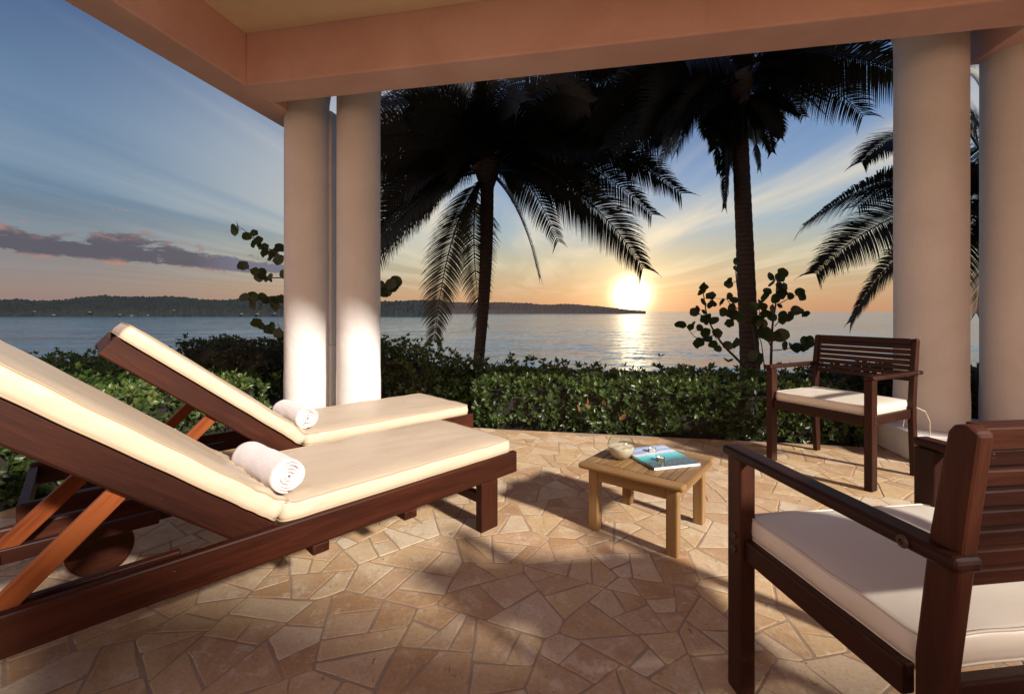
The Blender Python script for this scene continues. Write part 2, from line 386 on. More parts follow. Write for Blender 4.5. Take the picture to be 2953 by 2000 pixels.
sl = t.vm('MULTIPLY', sl, t.comb(gust, gust, gust))
nrm = t.new('ShaderNodeVectorMath', operation='NORMALIZE'); t.put(nrm.inputs[0], t.vm('ADD', sl, (0, 0, 1)))
t.put(b.inputs['Normal'], nrm.outputs[0])
xs = [-30000, -4000, -600, -150, -40, 0, 40, 150, 600, 4000, 30000]; ys = [7.6, 12, 20, 40, 100, 300, 1000, 4000, 15000, 45000]
mb = MB(); mb.add([(x, y, SEA) for y in ys for x in xs], [(j * 11 + i, j * 11 + i + 1, (j + 1) * 11 + i + 1, (j + 1) * 11 + i) for j in range(len(ys) - 1) for i in range(10)])
tag(mb.build('sea', M_SEA), kind='structure')

gx = [-400, -120, -40, -20, -12, -8, -6, -4, -2, 0, 2, 4, 6, 8, 12, 20, 40, 120, 400]; gy = [-60, -20, -8, -3, 0, 2, 4, 6, 7.2, 8.0, 8.8, 9.6, 10.6, 12]
gz = [-0.06] * 8 + [-0.10, -0.5, -1.4, -2.6, -3.8, -4.8]
mb = MB(); mb.add([(x, y, z + (0.12 * noise.noise((x * .7, y * .7, 3)) if y > 7 else 0)) for y, z in zip(gy, gz) for x in gx],
                  [(j * 19 + i, j * 19 + i + 1, (j + 1) * 19 + i + 1, (j + 1) * 19 + i) for j in range(13) for i in range(18)])
tag(mb.build('ground', M_SOIL), kind='structure')

def hillmat(name, a, b_, c_):
    m, t, b = mat(name); p = pos(t)
    n = t.noise(t.vm('MULTIPLY', p, (1, 0.5, 1.3)), 0.11, 6, 0.65); f = t.noise(p, 0.5, 4, 0.7)
    c = t.mix(t.sstep(n, 0.38, 0.62), a, b_); c = t.mix(t.m('MULTIPLY', t.sstep(f, 0.52, 0.7), 0.6), c, c_)
    t.put(b.inputs['Base Color'], c); b.inputs['Roughness'].default_value = 0.95; b.inputs['Specular IOR Level'].default_value = 0.1
    t.put(b.inputs['Normal'], t.bump(f, 0.8, 1.5)); return m
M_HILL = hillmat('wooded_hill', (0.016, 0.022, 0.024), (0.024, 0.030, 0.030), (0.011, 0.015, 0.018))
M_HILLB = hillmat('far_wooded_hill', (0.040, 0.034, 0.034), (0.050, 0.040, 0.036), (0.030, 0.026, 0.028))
def ridge(name, prof, d0, depth, m_, step, rough, seed, label=None):
    """land rising from the shore at distance d0 to the skyline given as (pixel x, pixel y) of the photograph"""
    dr = d0 + depth; v = []; f = []; K = 12; x0, x1 = prof[0][0], prof[-1][0]; n_ = int((x1 - x0) / step) + 1
    for i in range(n_):
        px = x0 + (x1 - x0) * i / (n_ - 1)
        for (a, ya), (b2, yb) in zip(prof, prof[1:]):
            if a <= px <= b2: py = ya + (yb - ya) * (px - a) / (b2 - a); break
        top = EYE + (898 - py) / FP * dr - SEA
        for k in range(K + 4):
            s_ = k / K; d = d0 + depth * s_
            x = (px - 1476) / FP * dr * (0.35 + 0.65 * d / dr) / 1.0 if False else (px - 1476) / FP * d
            hh = top * (min(s_, 1) ** 0.62) * (0.93 + 0.14 * noise.noise((x * .015, d * .02, seed)))
            if s_ <= 1: hh = hh * (1 - 0.12 * math.sin(math.pi * s_) * (1 + noise.noise((x * .02, seed, 1))))
            else: hh = top * (1 - (s_ - 1) * 0.6)
            if k > 0: hh += rough * (0.5 + abs(noise.noise((x * .20 * 3 / rough, d * .55 + k * 1.7, seed))) * 1.3 + 0.6 * noise.noise((x * 0.5 * 3 / rough, d + k * 3.1, seed))) * min(1, top / (rough * 6))
            v.append((x, d, SEA - 0.3 + hh if k == 0 else SEA + hh))
    W_ = K + 4
    for i in range(n_ - 1):
        for k in range(W_ - 1): f.append((i * W_ + k, (i + 1) * W_ + k, (i + 1) * W_ + k + 1, i * W_ + k + 1))
    o = link(name, mesh(name, v, f), m_, None, True); tag(o, kind='structure'); return o
left = [(-900, 868), (-500, 858), (-200, 864), (0, 864), (60, 862), (100, 867), (180, 865), (210, 860), (270, 852), (300, 850), (360, 853), (440, 854), (480, 852), (540, 856), (575, 862), (610, 864), (650, 864),
        (700, 860), (760, 855), (820, 848), (900, 852), (1000, 862), (1100, 869), (1200, 866), (1260, 872)]
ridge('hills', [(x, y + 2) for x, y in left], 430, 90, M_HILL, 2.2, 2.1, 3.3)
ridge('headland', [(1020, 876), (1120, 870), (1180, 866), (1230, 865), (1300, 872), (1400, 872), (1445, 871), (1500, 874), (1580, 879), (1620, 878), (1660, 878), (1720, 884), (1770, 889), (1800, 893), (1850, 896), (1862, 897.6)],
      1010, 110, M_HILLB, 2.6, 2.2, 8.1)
# small houses along the far shore
m, t, b = mat('far_house_white'); t.put(b.inputs['Base Color'], (0.12, 0.115, 0.115)); M_FH = m
m, t, b = mat('far_roof_grey'); t.put(b.inputs['Base Color'], (0.09, 0.085, 0.09)); M_FR = m
proto = None
for i, (px, py, k) in enumerate([(105, 897, 1.0), (160, 907, 1.2), (265, 899, 1), (350, 906, .9), (385, 909, 1.3), (505, 894, 1), (430, 908, .9), 
                                 (700, 904, 1.1), (745, 904, 1.3), (795, 903, 1.0)]):
    for (a_, ya), (b_, yb) in zip(left, left[1:]):
        if a_ <= px <= b_: ty_ = ya + (yb - ya) * (px - a_) / (b_ - a_) + 2; break
    tp = EYE + (898 - ty_) / FP * 520 - SEA; d = 430
    while d < 515 and EYE + (898 - py) / FP * d - SEA > tp * ((d - 430) / 90) ** .62 + 1.2: d += 1
    d -= 1.5
    if proto is None:
        me = mesh('distant_house', [(-1, -1, -1.5), (1, -1, -1.5), (1, 1, -1.5), (-1, 1, -1.5), (-1, -1, .6), (1, -1, .6), (1, 1, .6), (-1, 1, .6), (-1.15, 0, 1.15), (1.15, 0, 1.15), (-1.15, -1.2, .6), (1.15, -1.2, .6), (1.15, 1.2, .6), (-1.15, 1.2, .6)],
                  [(0, 1, 5, 4), (1, 2, 6, 5), (2, 3, 7, 6), (3, 0, 4, 7), (10, 11, 9, 8), (13, 8, 9, 12), (4, 7, 8), (5, 9, 6)])
        me.materials.append(M_FH); me.materials.append(M_FR); me.polygons[4].material_index = 1; me.polygons[5].material_index = 1
        o = proto = link('distant_house', me)
    else: o = proto.copy(); col.objects.link(o)
    o.location = ((px - 1476) / FP * d, d - 2.0, EYE + (898 - py) / FP * d); o.scale = (.8 * k, .8, 0.36 * k)
    o.rotation_euler = (0, 0, random.uniform(-.5, .5))
    tag(o, 'tiny pale house among the trees of the far shore, left across the bay', 'house', 'tiny houses on the far shore')

# ------------------------------------------------------------------ house: beams, ceiling, columns, added shade walls
h_ = 1.885; SOF = EYE + h_; CZ = EYE + 1.2274 * h_
house = empty('house', (0, 0, 0), HROT)
tag(house, 'salmon plastered veranda with ceiling beams on white round columns', 'house')
def hb(name, u0, u1, v0, v1, z0, z1, m_, bev=0.012, parent=house):
    mb = MB(); mb.box(T((u0 + u1) / 2, (v0 + v1) / 2, (z0 + z1) / 2), (u1 - u0, v1 - v0, z1 - z0), bev, 2)
    return mb.build(name, m_, parent)
VI, VO = 1.728 * h_, 1.900 * h_            # inner and outer face of the front beam
UL0, UL1 = -1.701 * h_, -1.545 * h_        # the left side beam
UR0 = 1.467 * h_; UR1 = UR0 + 0.32
VSTUB = 2.165 * h_
TOPZ = 3.62
hb('beam', UL1, 5.2, VI, VO, SOF, TOPZ, M_BEAM)
hb('beam', UL0, UL1, 1.25, VSTUB, SOF, TOPZ, M_BEAM)
hb('beam', UR0, UR1, VO, VSTUB, SOF, TOPZ, M_BEAM)
hb('ceiling', UL1, 5.2, 1.25, VI, CZ, TOPZ, M_CEIL, 0.004)
hb('roof', -3.9, 16.0, 1.2, 4.35, TOPZ, TOPZ + 0.14, M_WALL, 0.01)
hb('added_shade_wall', -3.6, 16.0, 1.6, 3.9, TOPZ + 0.14, 11.0, M_WALL, 0.02)  # unseen upper storey, added to keep the low light off the palms
hb('added_shade_wall', 5.2, 16.0, 1.6, 3.6, -0.3, TOPZ, M_WALL, 0.02)  # unseen wing to the right, added under that storey to shade the palms
hb('added_shade_wall', 2.0, 9.0, -1.62, -1.40, -.1, 2.77, M_WALL, 0.02)  # unseen, added behind the camera to shade the near floor
def column(u, v, r, top, parent=house, plinth=None):
    mb = MB(); prof = []
    for i in range(26):
        z = top * i / 25; k = 1.0
        if z < 0.5: k += 0.02
        if top - z < 0.14: k += 0.09 * (1 - (top - z) / 0.14) ** 2
        prof.append((r * k, z))
    mb.lathe(prof, 56, T(u, v, 0), True)
    o = mb.build('column', M_COL, parent)
    o.data.polygons.foreach_set('use_smooth', [len(p_.vertices) == 4 for p_ in o.data.polygons])
    return o
c1 = column(-1.508 * h_, 2.10 * h_, 0.205, SOF + 0.3)
c2 = column(-1.213 * h_, 2.10 * h_, 0.200, SOF + 0.3)
c3 = column(1.292 * h_, 2.10 * h_, 0.214, SOF + 0.3)
c4 = column(1.603 * h_, 2.11 * h_, 0.214, SOF + 0.3)
for cc, u0, u1 in ((c1, -1.508 * h_ + .018, -1.508 * h_ + .226), (c3, 1.270 * h_ - .27, 1.270 * h_ + .235), (c4, 1.585 * h_ - .235, 1.585 * h_ + .27)):
    hb('plinth', u0, u1, 2.10 * h_ + (-.38 if cc is not c1 else .05), 2.10 * h_ + .27, 0.0, (0.20 if cc is not c1 else 0.72), M_COL, 0.012, cc)
hb('pier', -1.508 * h_ + .02, -1.508 * h_ + .222, 2.10 * h_ + .06, 2.10 * h_ + .25, 0.72, SOF + .1, M_COL, 0.01, c1)
hb('lintel', UL0 - .02, UR1 + .5, 2.10 * h_ - .16, 2.10 * h_ + .16, SOF + .3, TOPZ, M_BEAM)

# ------------------------------------------------------------------ terrace of crazy paving
terrace = empty('terrace', (0, 0, 0)); tag(terrace, kind='structure')
def edge_v(u):     # front edge of the paving
    if u > -1.2: return 3.95 + 0.02 * math.sin(u)
    k = min(1, (-1.2 - u) / 0.9); return 3.95 + 0.85 * (3 * k * k - 2 * k ** 3)
umin = -3.1; us = [umin + (5.2 - umin) * i / 60 for i in range(61)]
outline = [uv(umin, -1.5), uv(5.2, -1.5)] + [uv(u, (edge_v(u) if u < 2.05 else 4.5)) for u in reversed(us)]
mb = MB(); n_ = len(outline)
mb.add([(p.x, p.y, -0.0016) for p in outline] + [(p.x, p.y, -0.09) for p in outline], [tuple(range(n_))] + [(i, i + n_, (i + 1) % n_ + n_, (i + 1) % n_) for i in range(n_)])
mb.build('grout', M_GROUT, terrace)

def in_ter(u, v): return umin + .03 < u < 5.1 and -1.4 < v < (edge_v(u) if u < 2.05 else 4.45) - 0.02
rs = random.Random(11); S0 = 0.30
sites = []
iu = int((5.2 - umin) / S0) + 3; iv = int(6.6 / S0) + 3
for i in range(-1, iu):
    for j in range(-1, iv):
        if rs.random() < 0.10: continue
        sites.append((umin + (i + .5 + rs.uniform(-.5, .5) + .5 * (j % 2)) * S0, -1.5 + (j + .5 + rs.uniform(-.5, .5)) * S0))
def clip(poly, nx, ny, c):
    out = []
    for i in range(len(poly)):
        a, b2 = poly[i], poly[(i + 1) % len(poly)]; da = a[0] * nx + a[1] * ny - c; db = b2[0] * nx + b2[1] * ny - c
        if da <= 0: out.append(a)
        if (da < 0 < db) or (db < 0 < da):
            k = da / (da - db); out.append((a[0] + (b2[0] - a[0]) * k, a[1] + (b2[1] - a[1]) * k))
    return out
def area(poly): return abs(sum(poly[i][0] * poly[(i + 1) % len(poly)][1] - poly[(i + 1) % len(poly)][0] * poly[i][1] for i in range(len(poly)))) / 2
def shatter(poly, depth=0):
    ar = area(poly)
    if ar < rs.uniform(.013, .046) or depth > 4: return [poly]
    cx_ = sum(q[0] for q in poly) / len(poly); cy_ = sum(q[1] for q in poly) / len(poly)
    # cut roughly across the longest direction; of a few tries keep the one with the least slivered pieces
    far_ = max(poly, key=lambda q: (q[0] - cx_) ** 2 + (q[1] - cy_) ** 2); best = None
    for _ in range(5):
        a_ = math.atan2(far_[1] - cy_, far_[0] - cx_) + rs.gauss(0, .45); nx, ny = math.cos(a_), math.sin(a_); c = cx_ * nx + cy_ * ny + rs.gauss(0, .14) * math.sqrt(ar)
        ps = [clip(poly, nx, ny, c), clip(poly, -nx, -ny, -c)]
        if min(len(q) for q in ps) < 3: continue
        comp = min(area(q) / max(1e-6, sum(math.dist(q[i], q[i - 1]) for i in range(len(q))) ** 2) for q in ps) - (.02 if min(len(q) for q in ps) == 3 else 0)
        if best is None or comp > best[0]: best = (comp, ps)
    if best is None: return [poly]
    out = []
    for q in best[1]: out += shatter(q, depth + 1)
    return out
def inset(poly, g_):
    if sum(poly[i][0] * poly[(i + 1) % len(poly)][1] - poly[(i + 1) % len(poly)][0] * poly[i][1] for i in range(len(poly))) < 0: poly = poly[::-1]
    out = poly
    for i in range(len(poly)):
        a0, a1 = poly[i], poly[(i + 1) % len(poly)]; L = math.hypot(a1[0] - a0[0], a1[1] - a0[1])
        if L < 1e-5: continue
        k = g_ * rs.choice([.8, 1, 1, 1.3, 2.2]); tw = rs.gauss(0, .02)
        nx, ny = (a1[1] - a0[1]) / L, -(a1[0] - a0[0]) / L; mx_, my_ = (a0[0] + a1[0]) / 2, (a0[1] + a1[1]) / 2
        nx, ny = nx * math.cos(tw) - ny * math.sin(tw), nx * math.sin(tw) + ny * math.cos(tw)
        out = clip(out, nx, ny, nx * mx_ + ny * my_ - k)
        if len(out) < 3: return []
    return out
cells = []
for a in sites:
    if not in_ter(*a): continue
    P = uv(*a)
    if P.y < 0.35 or abs(P.x) > P.y * 1.3 + 0.5: continue
    poly = [(a[0] - .5, a[1] - .5), (a[0] + .5, a[1] - .5), (a[0] + .5, a[1] + .5), (a[0] - .5, a[1] + .5)]
    for b2 in sites:
        dx, dy = b2[0] - a[0], b2[1] - a[1]; dd = math.hypot(dx, dy)
        if 1e-6 < dd < 1.0:
            nx, ny = dx / dd, dy / dd; poly = clip(poly, nx, ny, (a[0] + b2[0]) / 2 * nx + (a[1] + b2[1]) / 2 * ny)
            if len(poly) < 3: break
    if len(poly) < 3: continue
    ev = (edge_v(a[0]) if a[0] < 2.05 else 4.5); poly = clip(poly, 0, 1, ev - .01); poly = clip(poly, -1, 0, -umin - .01)
    if len(poly) < 3: continue
    for piece in shatter(poly):
        piece = inset(piece, .0024)
        if len(piece) < 3: continue
        ar = area(piece)
        if ar < 0.0010: continue
        pts = []
        for i in range(len(piece)):
            a0, a1 = Vector(piece[i]), Vector(piece[(i + 1) % len(piece)]); L = (a1 - a0).length
            if L < 0.008: pts.append((a0 + a1) / 2); continue
            cut = min(0.2 * L, rs.choice([.003, .004, .006, .012])); dr = (a1 - a0) / L; nn = Vector((dr.y, -dr.x))
            pts.append(a0 + dr * cut)
            m_ = int(L / .05)
            for k in range(1, m_): pts.append(a0 + dr * L * k / m_ - nn * abs(rs.gauss(0, .0016)))
            pts.append(a1 - dr * cut)
        ctr = sum(pts, Vector((0, 0))) / len(pts); Pc = uv(ctr.x, ctr.y)
        if Pc.y < .4: continue
        cells.append((ar / Pc.y ** 3, tuple(ctr), pts))
cells.sort(key=lambda c: -c[0])
def stone_mesh(mb, a, pts):
    P = [uv(p.x, p.y) for p in pts]; ct = sum(P, Vector()) / len(P); n_ = len(P); z = rs.uniform(-.0008, .0008); tx, ty = rs.gauss(0, .004), rs.gauss(0, .004)
    zz = lambda q: z + (q.x - ct.x) * tx + (q.y - ct.y) * ty
    v = [(q.x, q.y, -0.02) for q in P] + [(q.x, q.y, zz(q) - .0009) for q in P]
    inn = [ct + (q - ct) * (1 - min(.25, .0045 / max((q - ct).length, .01))) for q in P]; v += [(q.x, q.y, zz(q)) for q in inn]
    f = [(i, (i + 1) % n_, (i + 1) % n_ + n_, i + n_) for i in range(n_)] + [(i + n_, (i + 1) % n_ + n_, (i + 1) % n_ + 2 * n_, i + 2 * n_) for i in range(n_)] + [tuple(range(2 * n_, 3 * n_))]
    tn = rs.random(); mb.add(v, f, None, tn)
rest = MB()
for i, (_, a, pts) in enumerate(cells):
    if i < 300:
        mb = MB(); stone_mesh(mb, a, pts); mb.build('stone', M_STONE, terrace, False, True)
    else: stone_mesh(rest, a, pts)
if rest.v: tag(rest.build('small_stones', M_STONE, terrace, False, True), kind='stuff')
print('stones', len(cells))

# ------------------------------------------------------------------ cushions
def cushion(name, L, W_, Th, parent, M, m_, mp, puff=0.012, rc=0.035, seed=0, crumple=0.0, nx=44, ny=22, pr=0.0035):
    """a sewn pad: flat panels, boxed side, piping round both edges; crumple puckers the end at -x"""
    def plan(u, v):
        x, y = u * L / 2, v * W_ / 2; ix, iy = L / 2 - rc, W_ / 2 - rc; ax, ay = abs(x), abs(y)
        if ax > ix and ay > iy:
            dx, dy = (ax - ix) / rc, (ay - iy) / rc; ex, ey = dx * math.sqrt(1 - dy * dy / 2), dy * math.sqrt(1 - dx * dx / 2)
            ax, ay = ix + ex * rc, iy + ey * rc; x, y = math.copysign(ax, x), math.copysign(ay, y)
        return x, y
    def cr(x): return crumple * max(0, 1 - (x + L / 2) / 0.22) ** 1.3
    def wob(x, y):   # the seams wander a little
        e = max(0, abs(2 * x / L) ** 10, abs(2 * y / W_) ** 10)
        return 0.0035 * noise.noise((x * 9, y * 9, seed)) * e + cr(x) * 0.55 * noise.noise((x * 22, y * 16, seed + 4))
    v = []; f = []; nn = (nx + 1) * (ny + 1)
    gx_ = [math.sin(math.pi / 2 * (2 * i / nx - 1)) * .35 + (2 * i / nx - 1) * .65 for i in range(nx + 1)]
    gy_ = [math.sin(math.pi / 2 * (2 * j / ny - 1)) * .35 + (2 * j / ny - 1) * .65 for j in range(ny + 1)]
    for sgn in (1, -1):
        for a in gx_:
            for b2 in gy_:
                x, y = plan(a, b2); e = (1 - abs(a) ** 8) * (1 - abs(b2) ** 6)
                z = Th / 2 + puff * e + wob(x, y)
                z += 0.0035 * e * noise.noise((x * 5, y * 5, seed + 1)) + 0.0022 * e * noise.noise((x * 4 + y * 14, y * 4, seed + 2))
                z += cr(x) * (0.8 * abs(noise.noise((x * 10, y * 13, seed + 7))) + .3 * noise.noise((x * 30, y * 9, seed + 9)))
                if sgn < 0: z = -Th / 2 + 0.0 * e + wob(x, y) * .5
                v.append((x, y, z))
    for i in range(nx):
        for j in range(ny):
            q = (i * (ny + 1) + j, (i + 1) * (ny + 1) + j, (i + 1) * (ny + 1) + j + 1, i * (ny + 1) + j + 1)
            f.append(q); f.append(tuple(k + nn for k in reversed(q)))
    loop = [i * (ny + 1) for i in range(nx + 1)] + [nx * (ny + 1) + j for j in range(1, ny + 1)] + [i * (ny + 1) + ny for i in range(nx - 1, -1, -1)] + [j for j in range(ny - 1, 0, -1)]
    K = 5; prev = loop; n_ = len(loop)
    for k in range(1, K + 1):
        if k == K: cur = [i + nn for i in loop]
        else:
            cur = []; s_ = k / K
            for i in loop:
                a = Vector(v[i]); c_ = Vector(v[i + nn]); p = a.lerp(c_, s_); o = Vector((p.x / (L / 2), p.y / (W_ / 2), 0))
                o = Vector((math.copysign(abs(o.x) ** 9, o.x), math.copysign(abs(o.y) ** 9, o.y), 0))
                if o.length > 1e-6: o.normalize()
                bulge = 0.005 * math.sin(math.pi * s_) + 0.003 * noise.noise((p.x * 17, p.y * 17, s_ * 2 + seed)) + cr(p.x) * .35 * noise.noise((p.x * 30, p.y * 20, s_ * 4))
                cur.append(len(v)); v.append(tuple(p + o * bulge))
        for i in range(n_): f.append((prev[i], cur[i], cur[(i + 1) % n_], prev[(i + 1) % n_]))
        prev = cur
    v = [M @ Vector(p) for p in v]
    o = link(name, mesh(name, v, f, [tuple(p) for p in v]), m_, parent, True)
    bm = bmesh.new(); bm.from_mesh(o.data); bmesh.ops.recalc_face_normals(bm, faces=bm.faces[:]); bm.to_mesh(o.data); bm.free()
    mb = MB()
    mb.tube([v[i] for i in loop], pr, 6, True); mb.tube([v[i + nn] for i in loop], pr, 6, True)
    mb.build('piping', mp, o, True)
    return o

# ------------------------------------------------------------------ sun loungers
LW = 0.66
def bolt(parent, M, r=0.012):
    mb = MB(); mb.lathe([(r, 0), (r, .003), (r * .8, .005), (r * .45, .005), (r * .4, .002)], 14, M); return mb.build('bolt', M_BOLT, parent, False)
def make_lounger(loc, ang, label, seed):
    o = empty('sun_lounger', loc, ang); tag(o, label, 'sun lounger', 'sun loungers side by side on the terrace')
    def bx(name, x0, x1, y0, y1, z0, z1, m_=M_WOOD, bev=.004, par=o):
        mb = MB(); mb.box(T((x0 + x1) / 2, (y0 + y1) / 2, (z0 + z1) / 2), (x1 - x0, y1 - y0, z1 - z0), bev, 2); return mb.build(name, m_, par)
    for s in (-1, 1):
        ya, yb = sorted((s * LW / 2, s * (LW / 2 - .032)))
        bx('side_rail', -1.02, 1.135, ya, yb, .232, .338, bev=.007)
        ya, yb = sorted((s * (LW / 2 - .001), s * (LW / 2 - .045)))
        bx('leg', .894, 1.0, ya, yb, 0, .2315)
        for x in (.137, .506): bx('foot_block', x - .03, x + .03, *sorted((s * (LW / 2 - .004), s * (LW / 2 - .10))), .196, .2315)
        # wheel outside the rail at the head end
        mb = MB(); M = T(-.79, s * (LW / 2 + .018), .106, rx=R(90))
        mb.lathe([(.002, -.015), (.095, -.016), (.104, -.012), (.106, 0), (.104, .012), (.095, .016), (.002, .015)], 40, M)
        wh = mb.build('wheel', M_WOOD, o)
        
    bx('stretcher', .925, .955, -LW / 2 + .045, LW / 2 - .045, .115, .165)
    bx('end_rail', 1.085, 1.115, -LW / 2 + .032, LW / 2 - .032, .245, .325)
    bx('end_rail', -1.02, -.99, -LW / 2 + .032, LW / 2 - .032, .245, .325)
    bx('stretcher', -.80, -.77, -LW / 2 + .0, LW / 2 - .0, .095, .120)
    for s in (-1, 1): bx('wheel_bracket', -.83, -.75, *sorted((s * (LW / 2 - .033), s * (LW / 2 - .06))), .085, .24)
    for k in range(9): bx('slat', .06 + k * .112, .06 + k * .112 + .075, -LW / 2 + .034, LW / 2 - .034, .318, .336, bev=.003)
    for x in (.137, .506): bx('batten', x - .022, x + .022, -LW / 2 + .10, LW / 2 - .10, .205, .2315)
    for y in (-.20, .20):      # notched rests for the strut
        bx('notched_rail', -.90, -.25, y - .014, y + .014, .262, .31)
    # backrest, hinged at x = 0
    A = R(39.5); BM = Matrix.Translation((0.0, 0, .345)) @ Matrix.Rotation(A, 4, 'Y')   # local -x runs up the back
    def bb(name, x0, x1, y0, y1, z0, z1, m_=M_WOOD, bev=.004):
        mb = MB(); mb.box(BM @ T((x0 + x1) / 2, (y0 + y1) / 2, (z0 + z1) / 2), (x1 - x0, y1 - y0, z1 - z0), bev, 2); return mb.build(name, m_, o)
    for s in (-1, 1): bb('backrest_rail', -.955, .0, *sorted((s * (LW / 2 - .034), s * (LW / 2 - .066))), -.098, -.004, bev=.008)
    for k in range(8): bb('backrest_slat', -.93 + k * .112, -.93 + k * .112 + .075, -LW / 2 + .067, LW / 2 - .067, -.030, -.012, bev=.003)
    bb('backrest_rail', -.952, -.925, -LW / 2 + .067, LW / 2 - .067, -.09, -.034)
    # struts from the back down to the notched rails
    for y in (-.262, .205):
        p0 = Vector((-.375, y, .575)); p1 = Vector((-.66, y, .285)); d = p1 - p0; L = d.length
        mb = MB(); mb.box(Matrix.Translation((p0 + p1) / 2) @ d.to_track_quat('X', 'Z').to_matrix().to_4x4(), (L, .022, .052), .004)
        mb.build('strut', M_STRUT, o)
    mb = MB(); mb.tube([(-.655, -.27, .30), (-.655, .215, .30)], .013, 10); mb.build('strut_bar', M_STRUT, o)
    cushion('mattress', 1.10, .62, .058, o, T(.56, 0, .338 + .031), M_CREAM, M_CREAMP, .011, .03, seed, 0.010, 70, 30)
    cushion('back_cushion', .945, .62, .058, o, BM @ Matrix.Translation((-.476, 0, .028)) @ Matrix.Rotation(math.pi, 4, 'Z'), M_CREAM, M_CREAMP, .012, .03, seed + 20, 0.032, 80, 34)
    return o
d1 = Vector((.700, .714)); A1 = math.atan2(d1.y, d1.x); n1_ = Vector((-math.sin(A1), math.cos(A1)))
p = Vector((-.768, 1.495)) + n1_ * LW / 2
make_lounger((p.x, p.y, 0), A1, 'cream cushioned wooden lounger closest to the camera, cut off by the left edge', 1.0)
d2 = Vector((.722, .692)); A2 = math.atan2(d2.y, d2.x); n2v = Vector((-math.sin(A2), math.cos(A2)))
p2 = Vector((-1.088, 2.362)) + n2v * LW / 2
make_lounger((p2.x, p2.y, 0), A2, 'cream cushioned wooden lounger farther back, its foot by the two left columns', 5.0)

# ------------------------------------------------------------------ rolled towels
def towel(loc, ang, L, label, seed, r0=.066):
    turns = 4.73; r_in = .006; th = (r0 - r_in) / turns; NS = 170; NL = 22; v = []; f = []
    for i in range(NS + 1):
        s_ = i / NS; a = s_ * turns * 2 * math.pi; rm = r_in + (r0 - th / 2 - r_in) * s_
        for j in range(NL + 1):
            q = j / NL; e = min(q, 1 - q) * L; rd = 1 - .55 * max(0, 1 - e / .007) ** 2
            y = (q - .5) * L * (1 + .02 * noise.noise((a * .6, seed, q * 0))) + .005 * noise.noise((a * .9, 1, seed)) * (1 if q > .5 else -1) * (1 if e < .02 else 0)
            wv_ = .0030 * noise.noise((a * .9, y * 8, seed)) + .0010 * noise.noise((a * 6, y * 40, seed))
            for k, sg in enumerate((1, -1)):
                r = rm + sg * th * .47 * rd + wv_; x = r * math.cos(a); z = r * math.sin(a) * .94
                if z < -r0 * .80: z = -r0 * .80 + (z + r0 * .80) * .25
                v.append((x, y, z))
    st = (NL + 1) * 2
    for i in range(NS):
        for j in range(NL):
            a0 = i * st + j * 2; f.append((a0, a0 + 2, a0 + st + 2, a0 + st)); f.append((a0 + 1, a0 + st + 1, a0 + st + 3, a0 + 3))
        for j in (0, NL):
            a0 = i * st + j * 2; f.append((a0, a0 + st, a0 + st + 1, a0 + 1) if j == 0 else (a0, a0 + 1, a0 + st + 1, a0 + st))
    for i in (0, NS):
        for j in range(NL): a0 = i * st + j * 2; f.append((a0, a0 + 1, a0 + 3, a0 + 2))
    o = link('rolled_towel', mesh('rolled_towel', v, f), M_TOWEL, None, True)
    o.location = loc; o.rotation_euler = (0, 0, ang); tag(o, label, 'towel', 'rolled towels on the loungers'); return o
q = Vector((-.765, 1.525)) + n1_ * .225
towel((q.x + d1.x * .012, q.y + d1.y * .012, .338 + .062 + .055 + .020), A1 + R(5), .37, 'white towel rolled up on the nearer lounger, the larger in view', 2.0)
q = Vector((-1.078, 2.375)) + n2v * .25
towel((q.x + d2.x * .02, q.y + d2.y * .02, .338 + .062 + .055 + .016), A2 + R(3), .36, 'white towel rolled up on the farther lounger, in front of the left column', 6.0)

